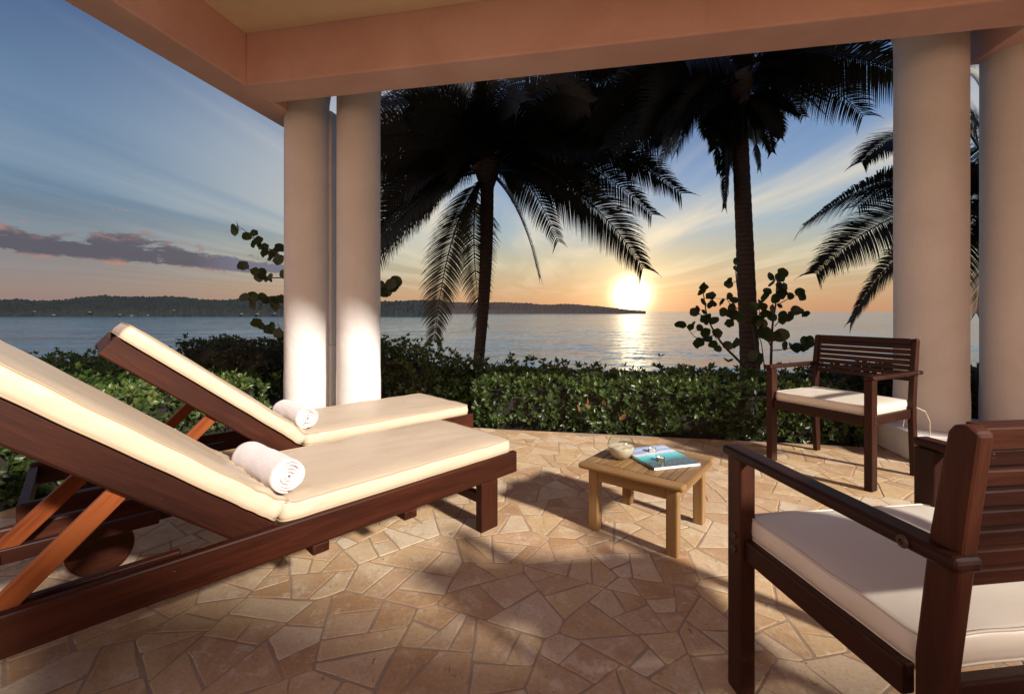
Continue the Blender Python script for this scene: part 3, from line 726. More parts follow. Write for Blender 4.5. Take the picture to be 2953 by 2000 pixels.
# ------------------------------------------------------------------ armchairs
def make_chair(loc, ang, label, seed):
    o = empty('armchair', loc, ang); tag(o, label, 'armchair', 'slatted wooden armchairs')
    HW = .30
    def bx(name, x0, x1, y0, y1, z0, z1, bev=.005, m_=M_CHAIR):
        mb = MB(); mb.box(T((x0 + x1) / 2, (y0 + y1) / 2, (z0 + z1) / 2), (x1 - x0, y1 - y0, z1 - z0), bev, 2); return mb.build(name, m_, o)
    for s in (-1, 1):
        lg = bx('front_leg', *sorted((s * (HW - .022), s * (HW + .022))), .222, .282, 0, .648)
        for z in (.395, .432): bolt(lg, T(s * (HW + .0222), .250, z, ry=s * R(90)), .009)
        out = [(-.312, 0), (-.262, 0), (-.245, .20), (-.232, .37), (-.232, .47), (-.255, .68), (-.284, .860), (-.292, .873), (-.312, .876), (-.328, .866), (-.306, .68), (-.283, .47), (-.283, .37), (-.298, .2)]
        mb = MB(); x0, x1 = sorted((s * (HW - .020), s * (HW + .012))); mb.prism(out, x0, x1, .006); mb.build('back_post', M_CHAIR, o)
        # arm, over the front leg and along the outside of the back post
        mb = MB(); mb.box(T(s * (HW + .008), -.012, .661), (.054, .608, .026), .010, 3)
        ar = mb.build('armrest', M_CHAIR, o)
        bolt(ar, T(s * (HW + .0352), -.235, .661, ry=s * R(90)), .011)
        bx('seat_rail', *sorted((s * (HW - .018), s * (HW + .010))), -.21, .222, .375, .432)
    bx('seat_rail', -HW + .023, HW - .023, .245, .272, .372, .432)
    bx('seat_rail', -HW + .027, HW - .027, -.262, -.236, .372, .432)
    for k in range(6): bx('seat_slat', -HW + .032, HW - .032, -.19 + k * .07, -.19 + k * .07 + .05, .414, .431, .003)
    zt = .888; zz = [(.835, .874)] + [(.835 - .0340 * (k + 1) + .006, .835 - .0340 * k) for k in range(7)]
    for k, (z0, z1) in enumerate(zz):
        zc_ = (z0 + z1) / 2; y = -.296 - (.888 - zc_) * -.13 - .006
        mb = MB(); mb.box(T(0, y, zc_, rx=R(8)), (2 * (HW - .0205), .020 if k else .030, z1 - z0 - (.001 if k == 0 else .0)), .003, 2)
        mb.build('top_rail' if k == 0 else 'back_slat', M_CHAIR, o)
    cu_ = cushion('seat_cushion', .574, .475, .054, o, T(0, .010, .4315 + .028), M_WHITEV, M_WHITEP, .010, .035, seed, 0.0, 40, 30, .003)
    return o
C1 = make_chair((2.195, 3.03, 0), R(117), 'wooden armchair with ivory seat pad facing left by the hedge and right column', 3.0)
C2 = make_chair((.966, 1.040, 0), R(7.3), 'wooden armchair seen from behind at bottom right, closest to the camera', 9.0)
# the far chair's cushion tie hangs down behind
cu1 = [c for c in C1.children if c.name.startswith('seat_cushion')][0]
for pts in ([(.262, -.225, .44), (.30, -.30, .435), (.32, -.37, .405), (.328, -.41, .34), (.325, -.42, .26), (.322, -.415, .22)], [(.262, -.225, .44), (.245, -.29, .40), (.23, -.315, .33), (.222, -.32, .29)]):
    mb = MB(); mb.tube([(-x, y, z) if True else (x, y, z) for x, y, z in pts], .0028, 6); tie = mb.build('tie', M_WHITEP, cu1)
# ------------------------------------------------------------------ low table
ta = math.atan2(-.624, .782)          # direction of the near-left edge
tbl = empty('side_table', (.668, 2.215, 0), ta); tag(tbl, 'small square golden wood table holding the glass bowl and magazine', 'table')
def tb(name, x0, x1, y0, y1, z0, z1, bev=.005, m_=M_TEAK, seg=2):
    mb = MB(); mb.box(T((x0 + x1) / 2, (y0 + y1) / 2, (z0 + z1) / 2), (x1 - x0, y1 - y0, z1 - z0), bev, seg); return mb.build(name, m_, tbl)
TH = .322; HT = .25; HL = .213
for sx in (-1, 1):
    for sy in (-1, 1): tb('leg', *sorted((sx * HL, sx * (HL - .05))), *sorted((sy * HL, sy * (HL - .05))), 0, TH - .026, .006)
for s in (-1, 1):
    tb('apron', -HL + .05, HL - .05, *sorted((s * (HL - .003), s * (HL - .025))), TH - .082, TH - .026, .003)
    tb('apron', *sorted((s * (HL - .003), s * (HL - .025))), -HL + .05, HL - .05, TH - .082, TH - .026, .003)
    tb('top_board', -HT, HT, *sorted((s * HT, s * (HT - .062))), TH - .026, TH, .011, seg=3)
    tb('top_board', *sorted((s * HT, s * (HT - .062))), -HT + .0625, HT - .0625, TH - .0255, TH - .0005, .009, seg=3)
wi = 2 * (HT - .062); nsl = 11; pit_ = wi / nsl
for k in range(nsl): tb('slat', -HT + .062 + k * pit_ + .0022, -HT + .062 + (k + 1) * pit_ - .0022, -HT + .0645, HT - .0645, TH - .020, TH - .001, .0015)
for s in (-.09, .09): tb('batten', -HT + .04, HT - .04, s - .02, s + .02, TH - .034, TH - .0205, .002)
# glass bowl with sand
m, t, b = mat('clear_glass'); M_GLASS = m
n = t.noise(pos(t), 30, 2, .5); trp = t.new('ShaderNodeBsdfTransparent'); t.put(trp.inputs[0], t.mix(n, (.93, .95, .94), (.97, .98, .97)))
gl_ = t.new('ShaderNodeBsdfGlossy'); gl_.inputs['Roughness'].default_value = 0.02; fr_ = t.new('ShaderNodeLayerWeight'); fr_.inputs[0].default_value = .5; frf = t.m('ADD', .05, t.m('MULTIPLY', t.m('POWER', fr_.outputs['Facing'], 4.0), .6))
mx = t.new('ShaderNodeMixShader'); t.l.new(frf, mx.inputs[0]); t.l.new(trp.outputs[0], mx.inputs[1]); t.l.new(gl_.outputs[0], mx.inputs[2]); t.l.new(mx.outputs[0], t.n['Material Output'].inputs[0])
m, t, b = mat('pale_sand'); M_SAND = m
n = t.noise(pos(t), 350, 4, .7); t.put(b.inputs['Base Color'], t.mix(n, (.48, .38, .25), (.78, .68, .52))); b.inputs['Roughness'].default_value = .95
t.put(b.inputs['Normal'], t.bump(n, .7, .002))
bowl = empty('glass_bowl', (.540, 2.235, TH)); tag(bowl, 'round clear glass bowl half filled with pale sand on the table', 'bowl')
r = .066; cz = .062; prof = []
for k in range(15):
    a = R(-62 + k * (62 + 36) / 14); prof.append((r * math.cos(a), cz + r * math.sin(a)))
prof = [(.001, prof[0][1])] + prof; pin = [((q[0] - .0022) if q[0] > .01 else .001, q[1] + (.004 if i < 2 else .0005)) for i, q in enumerate(prof)]
mb = MB(); mb.lathe(prof + [(prof[-1][0] - .001, prof[-1][1] + .0025)] + pin[::-1], 48, Matrix(), False); mb.build('glass', M_GLASS, bowl, True)
mb = MB(); N_ = 40; v = [(0, 0, .009)]; f = []; rings = []
sp = []
for k in range(10):
    a = R(-56 + k * 6.2); sp.append((r * math.cos(a) - .0032, cz + r * math.sin(a)))
for j, (rr, zz_) in enumerate(sp):
    for i in range(N_):
        a = 2 * math.pi * i / N_; tilt = 0 if j < 9 else 0; v.append((rr * math.cos(a), rr * math.sin(a), zz_))
base_ = len(v)
for j, k in enumerate((.97, .8, .6, .4, .2)):
    for i in range(N_):
        a = 2 * math.pi * i / N_; x, y = sp[-1][0] * k * math.cos(a), sp[-1][0] * k * math.sin(a)
        v.append((x, y, sp[-1][1] + .006 * noise.noise((x * 40, y * 40, 2)) + .004 * (1 - k)))
for i in range(N_): f.append((0, 1 + (i + 1) % N_, 1 + i))
for j in range(len(sp) + 4):
    for i in range(N_): k = (i + 1) % N_; f.append((1 + j * N_ + i, 1 + j * N_ + k, 1 + (j + 1) * N_ + k, 1 + (j + 1) * N_ + i))
f.append(tuple(1 + (len(sp) + 4) * N_ + i for i in range(N_)))
mb.add(v, f); mb.build('sand', M_SAND, bowl, True)
m, t, b = mat('white_wax'); M_WAX = m
t.put(b.inputs['Base Color'], t.mix(t.noise(pos(t), 90, 3, .5), (.82, .78, .70), (.86, .84, .78))); b.inputs['Roughness'].default_value = .4; b.inputs['Subsurface Weight'].default_value = .1
m, t, b = mat('thin_aluminium'); M_ALU = m
b.inputs['Metallic'].default_value = 1; t.put(b.inputs['Base Color'], t.mix(t.noise(pos(t), 200, 3, .5), (.7, .7, .7), (.85, .85, .86))); b.inputs['Roughness'].default_value = .28
def tealight(loc, label, name='tealight', r=.0195, hh=.017):
    o = empty(name, loc); tag(o, label, 'candle')
    mb = MB(); mb.lathe([(r * .96, 0), (r, .001), (r, hh), (r * 1.04, hh + .0008), (r * .97, hh + .0012), (r * .95, hh - .002)], 28, Matrix(), False); mb.build('cup', M_ALU, o, True)
    mb = MB(); mb.lathe([(.001, .002), (r * .94, .002), (r * .94, hh - .0025), (.001, hh - .003)], 28, Matrix(), False); mb.build('wax', M_WAX, o)
    mb = MB(); mb.tube([(0, 0, hh - .003), (.0008, 0, hh + .002), (.002, .001, hh + .006)], .0008, 5); mb.build('wick', M_TIRE, o); return o
# magazine
ma = math.atan2(.071, .245); mg = empty('magazine', (.7326, 2.240, TH + .0005), ma + R(-.5)); tag(mg, 'magazine with a turquoise sea photograph on its cover, lying on the table', 'magazine')
m, t, b = mat('glossy_cover_print'); M_COVER = m
oc = t.new('ShaderNodeTexCoord').outputs['Object']; ox, oy, oz = t.xyz(oc)
yy = t.m('ADD', t.m('DIVIDE', oy, .296), .5); nz = t.noise(oc, 18, 5, .65, .5); ns = t.noise(oc, 120, 4, .7)
yn = t.m('ADD', yy, t.m('MULTIPLY', t.m('SUBTRACT', nz, .5), .16)); yn = t.m('ADD', yn, t.m('MULTIPLY', ox, -.35))
c = t.ramp(yn, [(0, (.05, .07, .06)), (.26, (.07, .10, .08)), (.33, (.05, .28, .28)), (.45, (.10, .55, .58)), (.56, (.22, .70, .75)), (.62, (.78, .84, .85)), (.68, (.82, .86, .90)), (.72, (.36, .46, .72)), (.80, (.42, .52, .78)), (.86, (.85, .78, .76)), (.90, (.45, .60, .85)), (1, (.30, .52, .85))])
c = t.mix(t.m('MULTIPLY', t.sstep(ns, .58, .68), t.sstep(yn, .34, .26)), c, (.45, .50, .32))
t.put(b.inputs['Base Color'], c); b.inputs['Roughness'].default_value = .16; b.inputs['Coat Weight'].default_value = .4
m, t, b = mat('paper_edges'); M_PAPER = m
t.put(b.inputs['Base Color'], t.mix(t.noise(t.vm('MULTIPLY', pos(t), (3, 3, 900)), 1, 3, .5), (.66, .64, .62), (.85, .84, .82))); b.inputs['Roughness'].default_value = .7
def mbox(name, x0, x1, y0, y1, z0, z1, m_):
    mb = MB(); mb.box(T((x0 + x1) / 2, (y0 + y1) / 2, (z0 + z1) / 2), (x1 - x0, y1 - y0, z1 - z0), .0006, 1); return mb.build(name, m_, mg)
mbox('pages', -.1245, .1235, -.146, .146, .0008, .0118, M_PAPER)
mbox('cover', -.125, .125, -.148, .148, .0120, .0130, M_COVER); mbox('cover', -.125, .125, -.148, .148, 0, .0006, M_PAPER)
mbox('spine', -.1265, -.1252, -.148, .148, 0, .0130, M_COVER)
tealight((.712, 2.160, TH + .0137), 'white tealight in a metal cup, nearer of the two on the magazine')
tealight((.715, 2.300, TH + .0137), 'white tealight in a metal cup, farther of the two on the magazine')

# ------------------------------------------------------------------ hedges and shrubs
def hedge(name, boxes, m_, label, cat='hedge', dens=430, ll=.050, seed=1, rough=.05, group=None, tuft=0.0, bare=0.0, core=True):
    """boxes: (u0,u1,v0,v1,height) in house axes, clothed with whorls of leaves on their top and sides"""
    rr = random.Random(seed); o = empty(name, uv((boxes[0][0] + boxes[0][1]) / 2, (boxes[0][2] + boxes[0][3]) / 2)); tag(o, label, cat, group)
    off = -o.location; mb = MB(); cb = MB()
    for (u0, u1, v0, v1, hh) in boxes:
        hf = hh if callable(hh) else (lambda u, v, c_=hh: c_)
        def topz(u, v): return hf(u, v) + rough * 1.2 * noise.noise((u * 1.7, v * 1.7, seed)) + rough * .8 * noise.noise((u * 6, v * 6, seed))
        faces = [('t', (u1 - u0) * (v1 - v0)), ('f', (u1 - u0) * .45), ('l', (v1 - v0) * .4), ('r', (v1 - v0) * .4), ('b', (u1 - u0) * .1)]
        for fc, area in faces:
            for _ in range(int(area * dens)):
                if fc == 't': u, v = rr.uniform(u0, u1), rr.uniform(v0, v1); z = topz(u, v); nrm = Vector((0, 0, 1))
                elif fc in 'fb':
                    u = rr.uniform(u0, u1); v = (v0 if fc == 'f' else v1); z = topz(u, v) * rr.uniform(.02, 1.0); nrm = V * (-1 if fc == 'f' else 1)
                else:
                    v = rr.uniform(v0, v1); u = (u0 if fc == 'l' else u1); z = topz(u, v) * rr.uniform(.02, 1.0); nrm = U * (-1 if fc == 'l' else 1)
                dn = rr.gauss(0, rough * .55) + rough * noise.noise((u * 5, v * 5 + z * 5, seed + 3))
                if tuft and rr.random() < tuft and fc == 't': dn += rr.uniform(.02, .10)
                c = uv(u, v, z) + nrm * dn - nrm * .02
                if noise.noise((u * 9, v * 9, z * 9 + seed)) < -.28 and rr.random() < .55 + bare: continue
                tdir = (nrm + Vector((rr.gauss(0, .45), rr.gauss(0, .45), rr.gauss(.35, .35)))).normalized()
                a = tdir.orthogonal().normalized(); b2 = tdir.cross(a)
                tn = min(1, max(0, rr.gauss(.40, .20) + .25 * noise.noise((u * 2.5, v * 2.5, z * 3)) + (.28 if fc == 't' else -.06)))  # top leaves painted paler like sunlit tops, side leaves slightly darker
                k = rr.randint(4, 7); ph = rr.uniform(0, 6.28)
                for i in range(k):
                    q = ph + 6.283 * i / k + rr.uniform(-.35, .35); op = rr.uniform(.45, 1.15); L = ll * rr.uniform(.65, 1.2); w_ = L * rr.uniform(.20, .27)
                    d = (tdir * math.cos(op) + (a * math.cos(q) + b2 * math.sin(q)) * math.sin(op)).normalized()
                    sd_ = d.cross(tdir); 
                    if sd_.length < .05: continue
                    sd_.normalize(); up_ = sd_.cross(d) * (1 if rr.random() < .9 else -1)
                    b0 = c + d * .006 + off; mid = c + d * L * .55 + up_ * L * .05 + off; tip = c + d * L - up_ * L * rr.uniform(-.05, .15) + off
                    mb.add([b0, mid + sd_ * w_, tip, mid - sd_ * w_, mid - up_ * w_ * .35], [(0, 1, 4), (1, 2, 4), (2, 3, 4), (3, 0, 4)], None, tn + rr.uniform(-.08, .08))
        if core:
            nu = max(2, int((u1 - u0) / .18)); nv = max(2, int((v1 - v0) / .18)); ins = rough * .6 + .045; vv = []; ff = []
            for i in range(nu + 1):
                for j in range(nv + 1):
                    u = u0 + ins + (u1 - u0 - 2 * ins) * i / nu; v = v0 + ins + (v1 - v0 - 2 * ins) * j / nv
                    vv.append(uv(u, v, max(.05, topz(u, v) - ins * 1.1)) + off); vv.append(uv(u, v, -.05) + off)
            idx = lambda i, j, k: (i * (nv + 1) + j) * 2 + k
            for i in range(nu):
                for j in range(nv): ff.append((idx(i, j, 0), idx(i + 1, j, 0), idx(i + 1, j + 1, 0), idx(i, j + 1, 0)))
                ff.append((idx(i, 0, 1), idx(i + 1, 0, 1), idx(i + 1, 0, 0), idx(i, 0, 0))); ff.append((idx(i, nv, 0), idx(i + 1, nv, 0), idx(i + 1, nv, 1), idx(i, nv, 1)))
            for j in range(nv):
                ff.append((idx(0, j, 0), idx(0, j + 1, 0), idx(0, j + 1, 1), idx(0, j, 1))); ff.append((idx(nu, j, 1), idx(nu, j + 1, 1), idx(nu, j + 1, 0), idx(nu, j, 0)))
            cb.add(vv, ff)
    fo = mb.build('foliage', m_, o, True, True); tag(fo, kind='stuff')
    if core: cb.build('branches', M_CORE, o)
    return o
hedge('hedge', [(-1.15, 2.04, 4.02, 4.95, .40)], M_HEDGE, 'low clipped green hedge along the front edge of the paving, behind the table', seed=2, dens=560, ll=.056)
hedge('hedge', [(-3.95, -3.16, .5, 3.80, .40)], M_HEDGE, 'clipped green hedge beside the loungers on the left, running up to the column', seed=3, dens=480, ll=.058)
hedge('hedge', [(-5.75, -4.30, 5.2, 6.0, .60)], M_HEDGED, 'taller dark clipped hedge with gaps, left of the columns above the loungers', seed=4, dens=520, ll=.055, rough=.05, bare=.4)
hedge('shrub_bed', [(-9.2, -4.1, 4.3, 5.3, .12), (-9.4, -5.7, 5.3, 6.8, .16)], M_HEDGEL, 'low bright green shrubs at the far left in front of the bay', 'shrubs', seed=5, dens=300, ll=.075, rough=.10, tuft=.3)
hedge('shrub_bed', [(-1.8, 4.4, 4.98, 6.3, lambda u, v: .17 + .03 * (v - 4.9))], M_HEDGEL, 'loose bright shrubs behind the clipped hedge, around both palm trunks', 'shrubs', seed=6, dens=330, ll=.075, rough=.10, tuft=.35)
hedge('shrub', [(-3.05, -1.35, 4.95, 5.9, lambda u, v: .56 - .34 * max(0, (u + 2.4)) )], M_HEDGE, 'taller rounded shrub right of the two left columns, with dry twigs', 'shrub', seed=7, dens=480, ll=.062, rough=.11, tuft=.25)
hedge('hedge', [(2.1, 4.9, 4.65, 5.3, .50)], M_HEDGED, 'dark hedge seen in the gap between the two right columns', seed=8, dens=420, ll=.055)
# a few dry leaves caught in the front hedge
dl = mesh('dry_leaf', [(0, 0, 0), (.014, .022, .003), (.009, .045, -.002), (0, .058, -.006), (-.010, .043, .004), (-.013, .02, .002), (0, .028, -.005)], [(0, 1, 6), (1, 2, 6), (2, 3, 6), (3, 4, 6), (4, 5, 6), (5, 0, 6)], None, [.5] * 7)
proto = None
for i, (px, py) in enumerate([(1672, 1186), (1693, 1165), (1697, 1180), (1745, 1170), (1786, 1212)]):
    P = at(px, py, 1.0); d = 3.78 - (px - 1476) * .0003; P = at(px, py, d)
    if proto is None: o = proto = link('dry_leaf', dl, M_DRY)
    else: o = proto.copy(); col.objects.link(o)
    o.location = P; o.rotation_euler = (random.uniform(1, 2.4), random.uniform(-.8, .8), random.uniform(-1, 1)); o.scale = (1.3,) * 3
    tag(o, 'dry brown curled leaf caught in the front hedge beyond the table', 'leaf', 'dry leaves caught in the front hedge')

# ------------------------------------------------------------------ sea grapes
N_ = 14; LEAVES = []
for q_ in range(5):
    rl_ = random.Random(40 + q_); lv = []; cup = rl_.uniform(.05, .28); fold = rl_.uniform(-.05, .22)
    for ring_, kk in enumerate((0, .55, 1.0)):
        for i in range(N_ if ring_ else 1):
            a = 2 * math.pi * i / N_; k = kk * (1 - .24 * math.exp(-((a - math.pi * 1.5) / .3) ** 2) + .05 * math.sin(5 * a + q_) + .04 * math.sin(9 * a + 2 * q_))
            x_, y_ = math.cos(a) * k * rl_.uniform(1.0, 1.08), math.sin(a) * k
            lv.append((x_, y_, fold * abs(x_) + cup * kk ** 3 * (.5 + .5 * math.sin(2 * a + q_)) + .04 * kk * math.sin(5 * a)))
    fc = [(0, 1 + i, 1 + (i + 1) % N_) for i in range(N_)] + [(1 + i, 1 + N_ + i, 1 + N_ + (i + 1) % N_, 1 + (i + 1) % N_) for i in range(N_)]
    tn = [.25, .4, .5, .65, .95][q_]; me_ = mesh('round_leaf', lv, fc, None, [tn + rl_.uniform(-.08, .08) for _ in lv]); me_.materials.append(M_GRAPE)
    me_.polygons.foreach_set('use_smooth', [True] * len(me_.polygons)); LEAVES.append(me_)
def sea_grape(loc, label, leaves, stems, d, seed):
    rr = random.Random(seed); o = empty('sea_grape_bush', loc); tag(o, label, 'bush'); L0 = Vector(loc)
    ends = []
    for pts, r0, r1 in stems:
        P = [at(x, y, dd) - L0 for x, y, dd in pts]
        # smooth
        Q = []
        for i in range(len(P) - 1):
            for k in range(5):
                s_ = k / 5; p0, p1, p2, p3 = P[max(i - 1, 0)], P[i], P[i + 1], P[min(i + 2, len(P) - 1)]
                Q.append(.5 * ((2 * p1) + (p2 - p0) * s_ + (2 * p0 - 5 * p1 + 4 * p2 - p3) * s_ ** 2 + (3 * p1 - p0 - 3 * p2 + p3) * s_ ** 3))
        Q.append(P[-1]); n_ = len(Q); ends += Q
        mb = MB(); mb.tube(Q, [r0 + (r1 - r0) * i / (n_ - 1) for i in range(n_)], 7); mb.build('branch', M_STEM, o, True)
    pet = MB()
    for (x, y, r) in leaves:
        dd = d + rr.uniform(-.3, .3); P = at(x, y, dd) - L0
        nearest = min(ends, key=lambda e: (Vector((e.x - P.x, (e.y - P.y) * .3, e.z - P.z))).length)
        if (nearest - P).length > .8: dd = nearest.y + L0.y
        P.y = (P.y + nearest.y) / 2 if (nearest - P).length < .9 else P.y
        lf = bpy.data.objects.new('leaf', rr.choice(LEAVES)); col.objects.link(lf); lf.parent = o; s_ = r * (P.y + L0.y) / FP
        lf.location = P; lf.scale = (s_ * 1.22, s_ * 1.22, s_)
        lf.rotation_euler = (R(90) + rr.gauss(0, .38), rr.uniform(-3.1, 3.1) * .35, rr.gauss(0, .45))
        if (nearest - P).length < .40: pet.tube([P, (P + nearest) / 2 + Vector((0, 0, -.01)), nearest], .0028, 4)
    if pet.v: pet.build('leaf_stalks', M_STEM, o)
    return o
k = 520 / 2154
LR = [(530,300,45),(490,370,50),(560,320,38),(570,430,48),(600,450,36),(490,500,40),(610,520,42),(550,540,35),(370,620,48),(415,580,33),(500,620,36),(280,770,55),(375,760,35),(410,800,35),(500,700,45),(570,700,60),(620,720,50),(500,810,38),(600,870,52),(640,900,50),(700,870,48),(560,940,42),(475,985,58),(655,1005,46),(750,1065,38),(830,1020,46),(880,1000,45),(940,980,45),(880,280,42),(900,230,32),(830,430,38),(880,480,44),(770,500,40),(850,570,46),(900,560,42),(740,620,48),(800,640,42),(880,650,52),(930,700,46),(790,750,46),(900,110,36),(880,20,36),
      (1450,150,52),(1440,210,52),(1380,190,42),(1340,270,52),(1400,320,48),(1460,320,42),(1360,370,42),(1420,390,54),(1480,400,54),(1340,430,58),(1400,460,52),(1570,430,40),(1310,550,42),(1210,540,62),(1160,560,52),(1450,545,30),(1400,590,54),(1330,640,52),(1400,660,52),(1330,680,44),(1660,380,44),(1730,430,42),(1640,450,32),(1700,600,48),(1720,640,42),(1640,610,32),(1550,650,38),(1500,690,46),(1480,720,38),(1210,730,62),(1290,760,52),(1170,700,44),(1240,850,62),(1300,820,44),(1190,880,48),(1490,900,70),(1410,930,52),(1450,910,48),(1500,1020,48),(1550,1030,42),(1660,1050,52),(1740,1010,54),(1780,1050,48),(1810,970,48),(1860,960,48),(1190,1150,52),(1240,1150,34),(1160,1200,42),(1140,200,24)]
LR = [(1900 + x * k, 750 + y * k, r * k) for x, y, r in LR]
sea_grape((3.35, 6.3, 0), 'round leaved bush standing behind the right palm trunk', LR,
          [([(2190, 1110, 6.3), (2180, 1010, 6.3), (2165, 920, 6.3), (2130, 850, 6.3), (2120, 760, 6.3)], .022, .006),
           ([(2190, 1110, 6.3), (2130, 1040, 6.25), (2090, 1000, 6.2), (2062, 960, 6.2), (2040, 915, 6.2), (2030, 860, 6.2), (2025, 825, 6.2)], .020, .005),
           ([(2062, 965, 6.2), (2010, 975, 6.2), (1975, 935, 6.2)], .007, .004), ([(2040, 915, 6.2), (2000, 900, 6.2), (1990, 895, 6.2)], .006, .004),
           ([(2222, 1110, 6.3), (2224, 1000, 6.3), (2228, 930, 6.3), (2236, 880, 6.3), (2240, 820, 6.3), (2248, 785, 6.3)], .020, .005),
           ([(2226, 1010, 6.3), (2260, 1007, 6.25), (2300, 998, 6.25), (2345, 985, 6.2)], .008, .004), ([(2234, 940, 6.3), (2260, 915, 6.2), (2310, 895, 6.2)], .007, .004),
           ([(2240, 880, 6.3), (2275, 860, 6.2), (2310, 845, 6.2)], .007, .004), ([(2224, 1000, 6.3), (2205, 965, 6.3), (2190, 930, 6.3), (2190, 880, 6.3)], .009, .004),
           ([(2205, 1070, 6.3), (2195, 990, 6.2), (2185, 970, 6.2)], .008, .004), ([(2150, 900, 6.3), (2110, 880, 6.2), (2095, 860, 6.2)], .008, .004)], 6.25, 3)
k = 360 / 1288
LL = [(190,115,42),(200,170,52),(285,170,30),(270,225,38),(345,250,36),(350,300,38),(430,330,34),(450,390,42),(500,345,34),(565,330,42),(545,400,38),(535,440,36),(620,375,26),(600,465,46),(640,450,42),(195,520,44),(255,530,46),(330,580,38),(355,590,34),(400,630,36),(445,600,42),(445,650,44),(490,630,26),(515,670,24),(560,670,26),(610,600,40),(640,670,32),(240,850,42),(300,850,42),(375,845,46),(430,850,42),(360,935,46),(420,870,42),(460,930,46),(505,870,28),(550,870,32),(590,930,52),(620,870,42),(640,920,42),(390,1110,44),(430,1140,32),(470,1180,46),(555,1220,46),(500,1140,32),(610,1230,40),(640,1250,40),
      (1150,230,46),(1110,290,28),(1140,460,52),(1170,440,34),(1120,600,52),(1160,660,48),(1130,700,42),(1150,880,44),(1130,950,52),(1160,1010,52),(1120,1060,44),(1160,1120,52),(1140,1190,52),(1130,1240,44),(1180,530,30)]
LL = [(640 + x * k, 620 + y * k, r * k) for x, y, r in LL] + [(1102, 826, 14), (1120, 818, 14), (1140, 812, 15), (1118, 838, 13), (1135, 828, 12), (1104, 845, 13)]
sea_grape((-2.85, 6.6, 0), 'round leaved bush behind the left columns, branches reaching out over the water', LL,
          [([(915, 1120, 6.6), (930, 1020, 6.6), (945, 900, 6.6), (955, 780, 6.6), (965, 690, 6.6)], .024, .007),
           ([(940, 950, 6.6), (900, 830, 6.5), (840, 760, 6.4), (780, 720, 6.4), (740, 695, 6.4), (700, 660, 6.4)], .014, .004),
           ([(935, 980, 6.6), (890, 850, 6.5), (830, 805, 6.4), (775, 800, 6.4), (735, 785, 6.4), (700, 765, 6.4)], .013, .004),
           ([(930, 1020, 6.6), (880, 920, 6.5), (810, 885, 6.4), (750, 865, 6.4), (710, 858, 6.4)], .013, .004),
           ([(915, 1100, 6.6), (870, 1030, 6.5), (825, 980, 6.4), (800, 930, 6.4)], .010, .003), ([(840, 990, 6.4), (790, 955, 6.4), (755, 935, 6.4)], .008, .003),
           ([(950, 850, 6.6), (1020, 850, 6.6), (1080, 835, 6.6), (1140, 815, 6.6)], .011, .004), ([(950, 800, 6.6), (975, 760, 6.6), (985, 735, 6.6)], .007, .003)], 6.45, 5)

# ------------------------------------------------------------------ coconut palms
def bez(a, b2, c, s_): return a * (1 - s_) ** 2 + b2 * 2 * s_ * (1 - s_) + c * s_ ** 2
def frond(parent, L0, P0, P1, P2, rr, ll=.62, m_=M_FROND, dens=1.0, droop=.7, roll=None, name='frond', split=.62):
    if roll is None: roll = rr.choice((-1, 1)) * rr.uniform(.55, 1.25)
    mb = MB(); N_ = 26; pts = [bez(P0, P1, P2, i / N_) for i in range(N_ + 1)]; L = sum((pts[i + 1] - pts[i]).length for i in range(N_))
    mb.tube([p - L0 for p in pts], [.028 * (1 - .86 * i / N_) for i in range(N_ + 1)], 5)
    mb.t = [.2] * len(mb.v)
    n_ = int(L * 29 * dens)
    for i in range(n_):
        s_ = .13 + .87 * (i + rr.uniform(-.2, .2)) / n_; s_ = min(s_, .995)
        c = bez(P0, P1, P2, s_); tg = (bez(P0, P1, P2, min(s_ + .02, 1.0)) - bez(P0, P1, P2, s_ - .02)).normalized()
        side = tg.cross(Vector((0, 0, 1)))
        if side.length < .15: side = tg.cross(Vector((0, 1, 0)))
        side.normalize(); up_ = side.cross(tg).normalized()
        rl = roll * min(1, s_ * 2.2); side, up_ = side * math.cos(rl) + up_ * math.sin(rl), up_ * math.cos(rl) - side * math.sin(rl)
        env = (math.sin(math.pi * min(1, s_ * .80 + .20)) ** .55) if s_ < .98 else .45
        for sg in (-1, 1):
            l_ = ll * max(.35, env) * rr.uniform(.85, 1.1); fw = .45 + .45 * s_ ** 2
            d0 = (side * sg * (1.0) + tg * fw + up_ * (.28 - .2 * s_)).normalized()
            g_ = droop * rr.uniform(.8, 1.25); a = c - L0; w_ = rr.uniform(.013, .019); seg = 4; vv = []; dcur = d0.copy()
            wd = dcur.cross(up_).normalized()
            for k in range(seg + 1):
                ww = w_ * (1 - (k / seg) ** 2 * .92) * (.5 if k == 0 else 1)
                vv += [a + wd * ww, a - wd * ww]
                dcur = (dcur + Vector((0, 0, -1)) * g_ * .30 * (k + .4) / seg * 1.5).normalized(); a = a + dcur * l_ / seg
            tn = min(1, max(0, rr.gauss(.35, .15) + (s_ - .5) * .5))
            mb.add(vv, [(2 * k, 2 * k + 1, 2 * k + 3, 2 * k + 2) for k in range(seg)], None, tn)
    return mb.build(name, m_, parent, False, True)
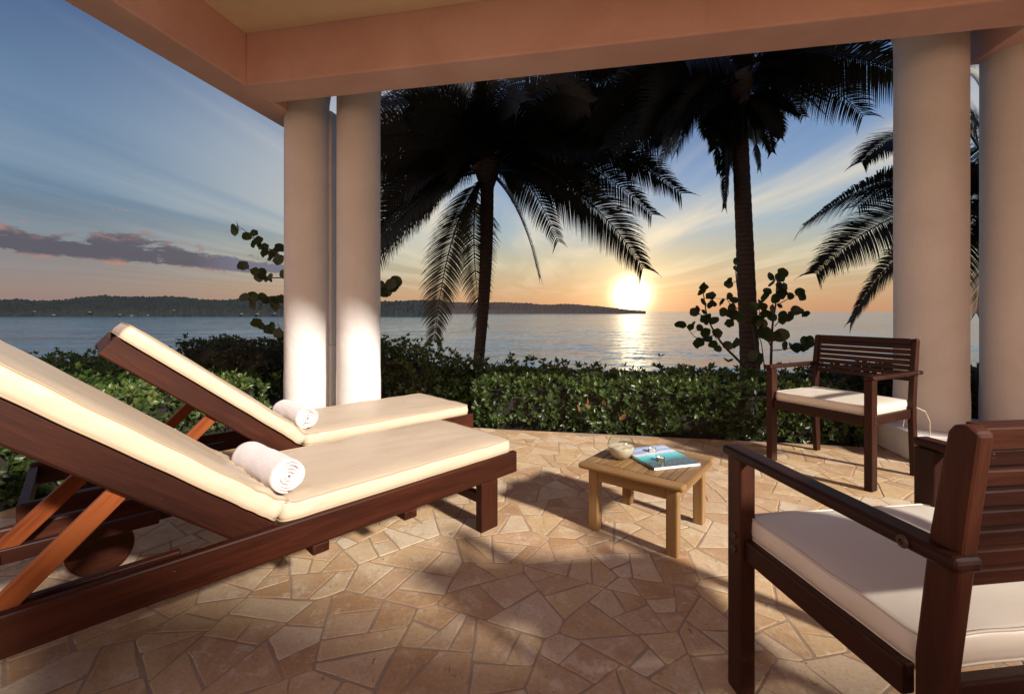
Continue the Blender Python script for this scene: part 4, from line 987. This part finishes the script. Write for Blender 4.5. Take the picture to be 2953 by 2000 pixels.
def palm(base, crown, r0, r1, label, fronds, seed, bendx=0.0, skirt=(), nuts=0, extra=0, el_rng=(.2, 1.2), ll=.62):
    rr = random.Random(seed); B = Vector(base); C_ = Vector(crown); o = empty('palm_tree', base); tag(o, label, 'palm tree')
    mb = MB(); N_ = 60; pts = []; rad = []
    for i in range(N_ + 1):
        s_ = i / N_; p = B.lerp(C_, s_) + Vector((bendx * math.sin(math.pi * s_), 0, 0)) - B
        pts.append(p); rad.append((r0 + (r1 - r0) * s_ + .10 * r0 * math.exp(-s_ * 14)) * (1 + .035 * (i % 2)) + .004 * noise.noise((s_ * 30, 1, seed)))
    mb.tube(pts, rad, 16); mb.build('trunk', M_TRUNK, o, True)
    # fibrous crown shaft
    mb = MB(); mb.lathe([(r1 * .9, -.35), (r1 * 1.5, -.1), (r1 * 2.0, .12), (r1 * 1.5, .35), (.03, .6)], 14, Matrix.Translation(C_ - B)); mb.build('crown_shaft', M_TRUNK, o, True)
    for fr in fronds:
        c_, t_, dt = fr[0], fr[1], fr[2]; dc = (C_.y + dt) / 2; P1 = at(c_[0], c_[1], dc); P2 = at(t_[0], t_[1], dt)
        kw = fr[3] if len(fr) > 3 else {}
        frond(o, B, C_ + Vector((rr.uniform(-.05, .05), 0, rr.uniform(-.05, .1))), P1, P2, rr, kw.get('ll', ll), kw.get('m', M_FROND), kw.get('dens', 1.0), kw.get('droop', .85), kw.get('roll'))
    for i in range(extra):
        a = 6.283 * i / extra + rr.uniform(-.2, .2); e = rr.uniform(*el_rng); L = rr.uniform(2.6, 3.3); hd = Vector((math.cos(a), math.sin(a), 0))
        P1 = C_ + hd * L * .5 * math.cos(e) + Vector((0, 0, L * .55 * math.sin(e))); P2 = C_ + hd * L * .92 + Vector((0, 0, L * (.55 * math.sin(e) - .45)))
        frond(o, B, C_, P1, P2, rr, ll, M_FROND, .9, .9)
    for (c_, t_, dt) in skirt:
        frond(o, B, C_ + Vector((0, 0, -.15)), at(c_[0], c_[1], (C_.y + dt) / 2), at(t_[0], t_[1], dt), rr, .34, M_FROND, 1.5, 1.0)
    for i in range(nuts):
        a = 6.283 * i / nuts * 1.7; mb = MB(); q = C_ - B + Vector((math.cos(a) * .24, math.sin(a) * .24, -.30 - .13 * (i % 3)))
        mb.lathe([(.01, -.13), (.07, -.10), (.10, -.02), (.095, .05), (.05, .12), (.01, .14)], 12, Matrix.Translation(q)); mb.build('coconut', M_NUT, o, True)
    return o
Y_ = dict(m=M_FRONDY, ll=.80, roll=.12, droop=.55)
palm((-.70, 9.3, -.1), at(1404, 500, 9.5), .105, .145, 'coconut palm left of the setting sun, wide crown and thin curved trunk',
     [((1660, 455), (1855, 775), 8.8, dict(roll=1.0, droop=.9, ll=.98)), ((1290, 600), (1252, 985), 8.4, Y_), ((1340, 560), (1385, 930), 9.4, dict(m=M_FRONDY, ll=.72, roll=-.15, droop=.6)), ((1500, 560), (1556, 800), 9.0, dict(ll=.74, roll=.3, droop=.7)),
      ((1240, 490), (1040, 760), 8.6), ((1200, 420), (960, 660), 9.2), ((1220, 370), (900, 520), 9.6), ((1200, 430), (1010, 850), 8.9, dict(ll=.85)), ((1250, 260), (1075, 400), 10),
      ((1320, 190), (1130, 260), 10.4), ((1350, 150), (1250, 60), 10), ((1450, 150), (1560, 60), 10), ((1560, 230), (1780, 330), 9.6), ((1650, 300), (1965, 560), 8.8),
      ((1620, 360), (1880, 620), 9.6, dict(ll=.8)), ((1550, 360), (1720, 560), 9.8), ((1480, 330), (1640, 480), 8.6), ((1330, 350), (1200, 520), 10.2), ((1380, 250), (1420, 150), 8.5), ((1500, 250), (1650, 200), 8.6),
      ((1300, 300), (1180, 300), 8.6), ((1450, 300), (1560, 420), 10.6), ((1350, 380), (1290, 520), 8.4), ((1560, 280), (1840, 420), 10.2), ((1280, 230), (1080, 300), 9.0), ((1230, 330), (1000, 420), 8.6),
      ((1420, 220), (1500, 300), 8.0), ((1600, 200), (1800, 180), 9.0), ((1520, 190), (1700, 300), 8.2), ((1400, 200), (1350, 320), 8.2), ((1560, 330), (1900, 500), 8.4), ((1600, 260), (1930, 400), 9.2), ((1640, 230), (1980, 330), 10.0), ((1530, 400), (1700, 600), 8.8, dict(ll=.7)), ((1270, 400), (1110, 600), 9.8), ((1200, 340), (960, 560), 8.8), ((1180, 300), (980, 380), 9.6), ((1500, 420), (1610, 700), 10.0, dict(ll=.7)), ((1240, 470), (1020, 800), 9.8)], 21, bendx=.06, ll=.90, extra=3)
P2C = at(2128, 262, 8.2)
palm((4.10, 7.75, -.1), P2C, .150, .128, 'tall coconut palm right of the setting sun, straight thick trunk with ragged skirt',
     [((1950, 140), (1690, 260), 8.6), ((1960, 190), (1760, 430), 8.0), ((1930, 160), (1850, 400), 7.6), ((2000, 240), (1950, 440), 8.6), ((1980, 110), (1780, 200), 8), ((1900, 100), (1600, 200), 9.0),
      ((2330, 60), (2720, 260), 7.6, dict(ll=.95, droop=1.3)), ((2300, 130), (2600, 210), 8.6, dict(ll=.85, droop=1.3)), ((2230, 200), (2318, 340), 8.2, dict(ll=.42)), ((2250, 80), (2420, 150), 9.2), ((2150, 60), (2180, -20), 8.2),
      ((2060, 80), (1990, 30), 8.6), ((1940, 210), (1800, 500), 8.8), ((2000, 200), (1900, 480), 7.7, dict(ll=.7)), ((1900, 130), (1700, 380), 7.8), ((2250, 190), (2380, 330), 8.0, dict(ll=.5)), ((2300, 100), (2560, 180), 8.0), ((2220, 160), (2350, 200), 9.4), ((2060, 200), (2000, 330), 7.8, dict(ll=.5))],
     22, skirt=[((2040, 300), (2050, 430), 8.1), ((2060, 330), (2072, 500), 8.0), ((2090, 350), (2090, 600), 8.1), ((2100, 330), (2100, 560), 7.9), ((2200, 300), (2225, 440), 8.1), ((2180, 330), (2190, 490), 8.0), ((2030, 280), (2035, 400), 8.5),
                ((2230, 260), (2300, 330), 8.2), ((2060, 270), (2020, 370), 8.2), ((2170, 300), (2160, 400), 7.8), ((2120, 300), (2110, 430), 7.8), ((2240, 290), (2250, 400), 8.4)], nuts=7, ll=.90, extra=6)
palm((9.6, 8.6, -.1), at(2905, 585, 8.4), .15, .13, 'coconut palm at the right, its trunk hidden behind the rightmost column',
     [((2600, 420), (2318, 650), 8.0), ((2590, 540), (2350, 790), 8.2), ((2590, 650), (2452, 930), 8.0, dict(ll=.58)), ((2650, 270), (2482, 470), 8.6), ((2850, 640), (2815, 905), 8.2), ((2780, 350), (2700, 250), 8.4),
      ((2820, 300), (2830, 200), 8.8), ((2750, 600), (2700, 900), 8.6), ((2860, 380), (2800, 330), 8.0), ((2840, 450), (2790, 600), 8.2), ((2960, 400), (3100, 400), 8.4), ((3000, 560), (3160, 760), 8.6), ((2850, 500), (2790, 500), 7.9), ((2870, 560), (2800, 700), 8.5)], 23, ll=.82, extra=4)
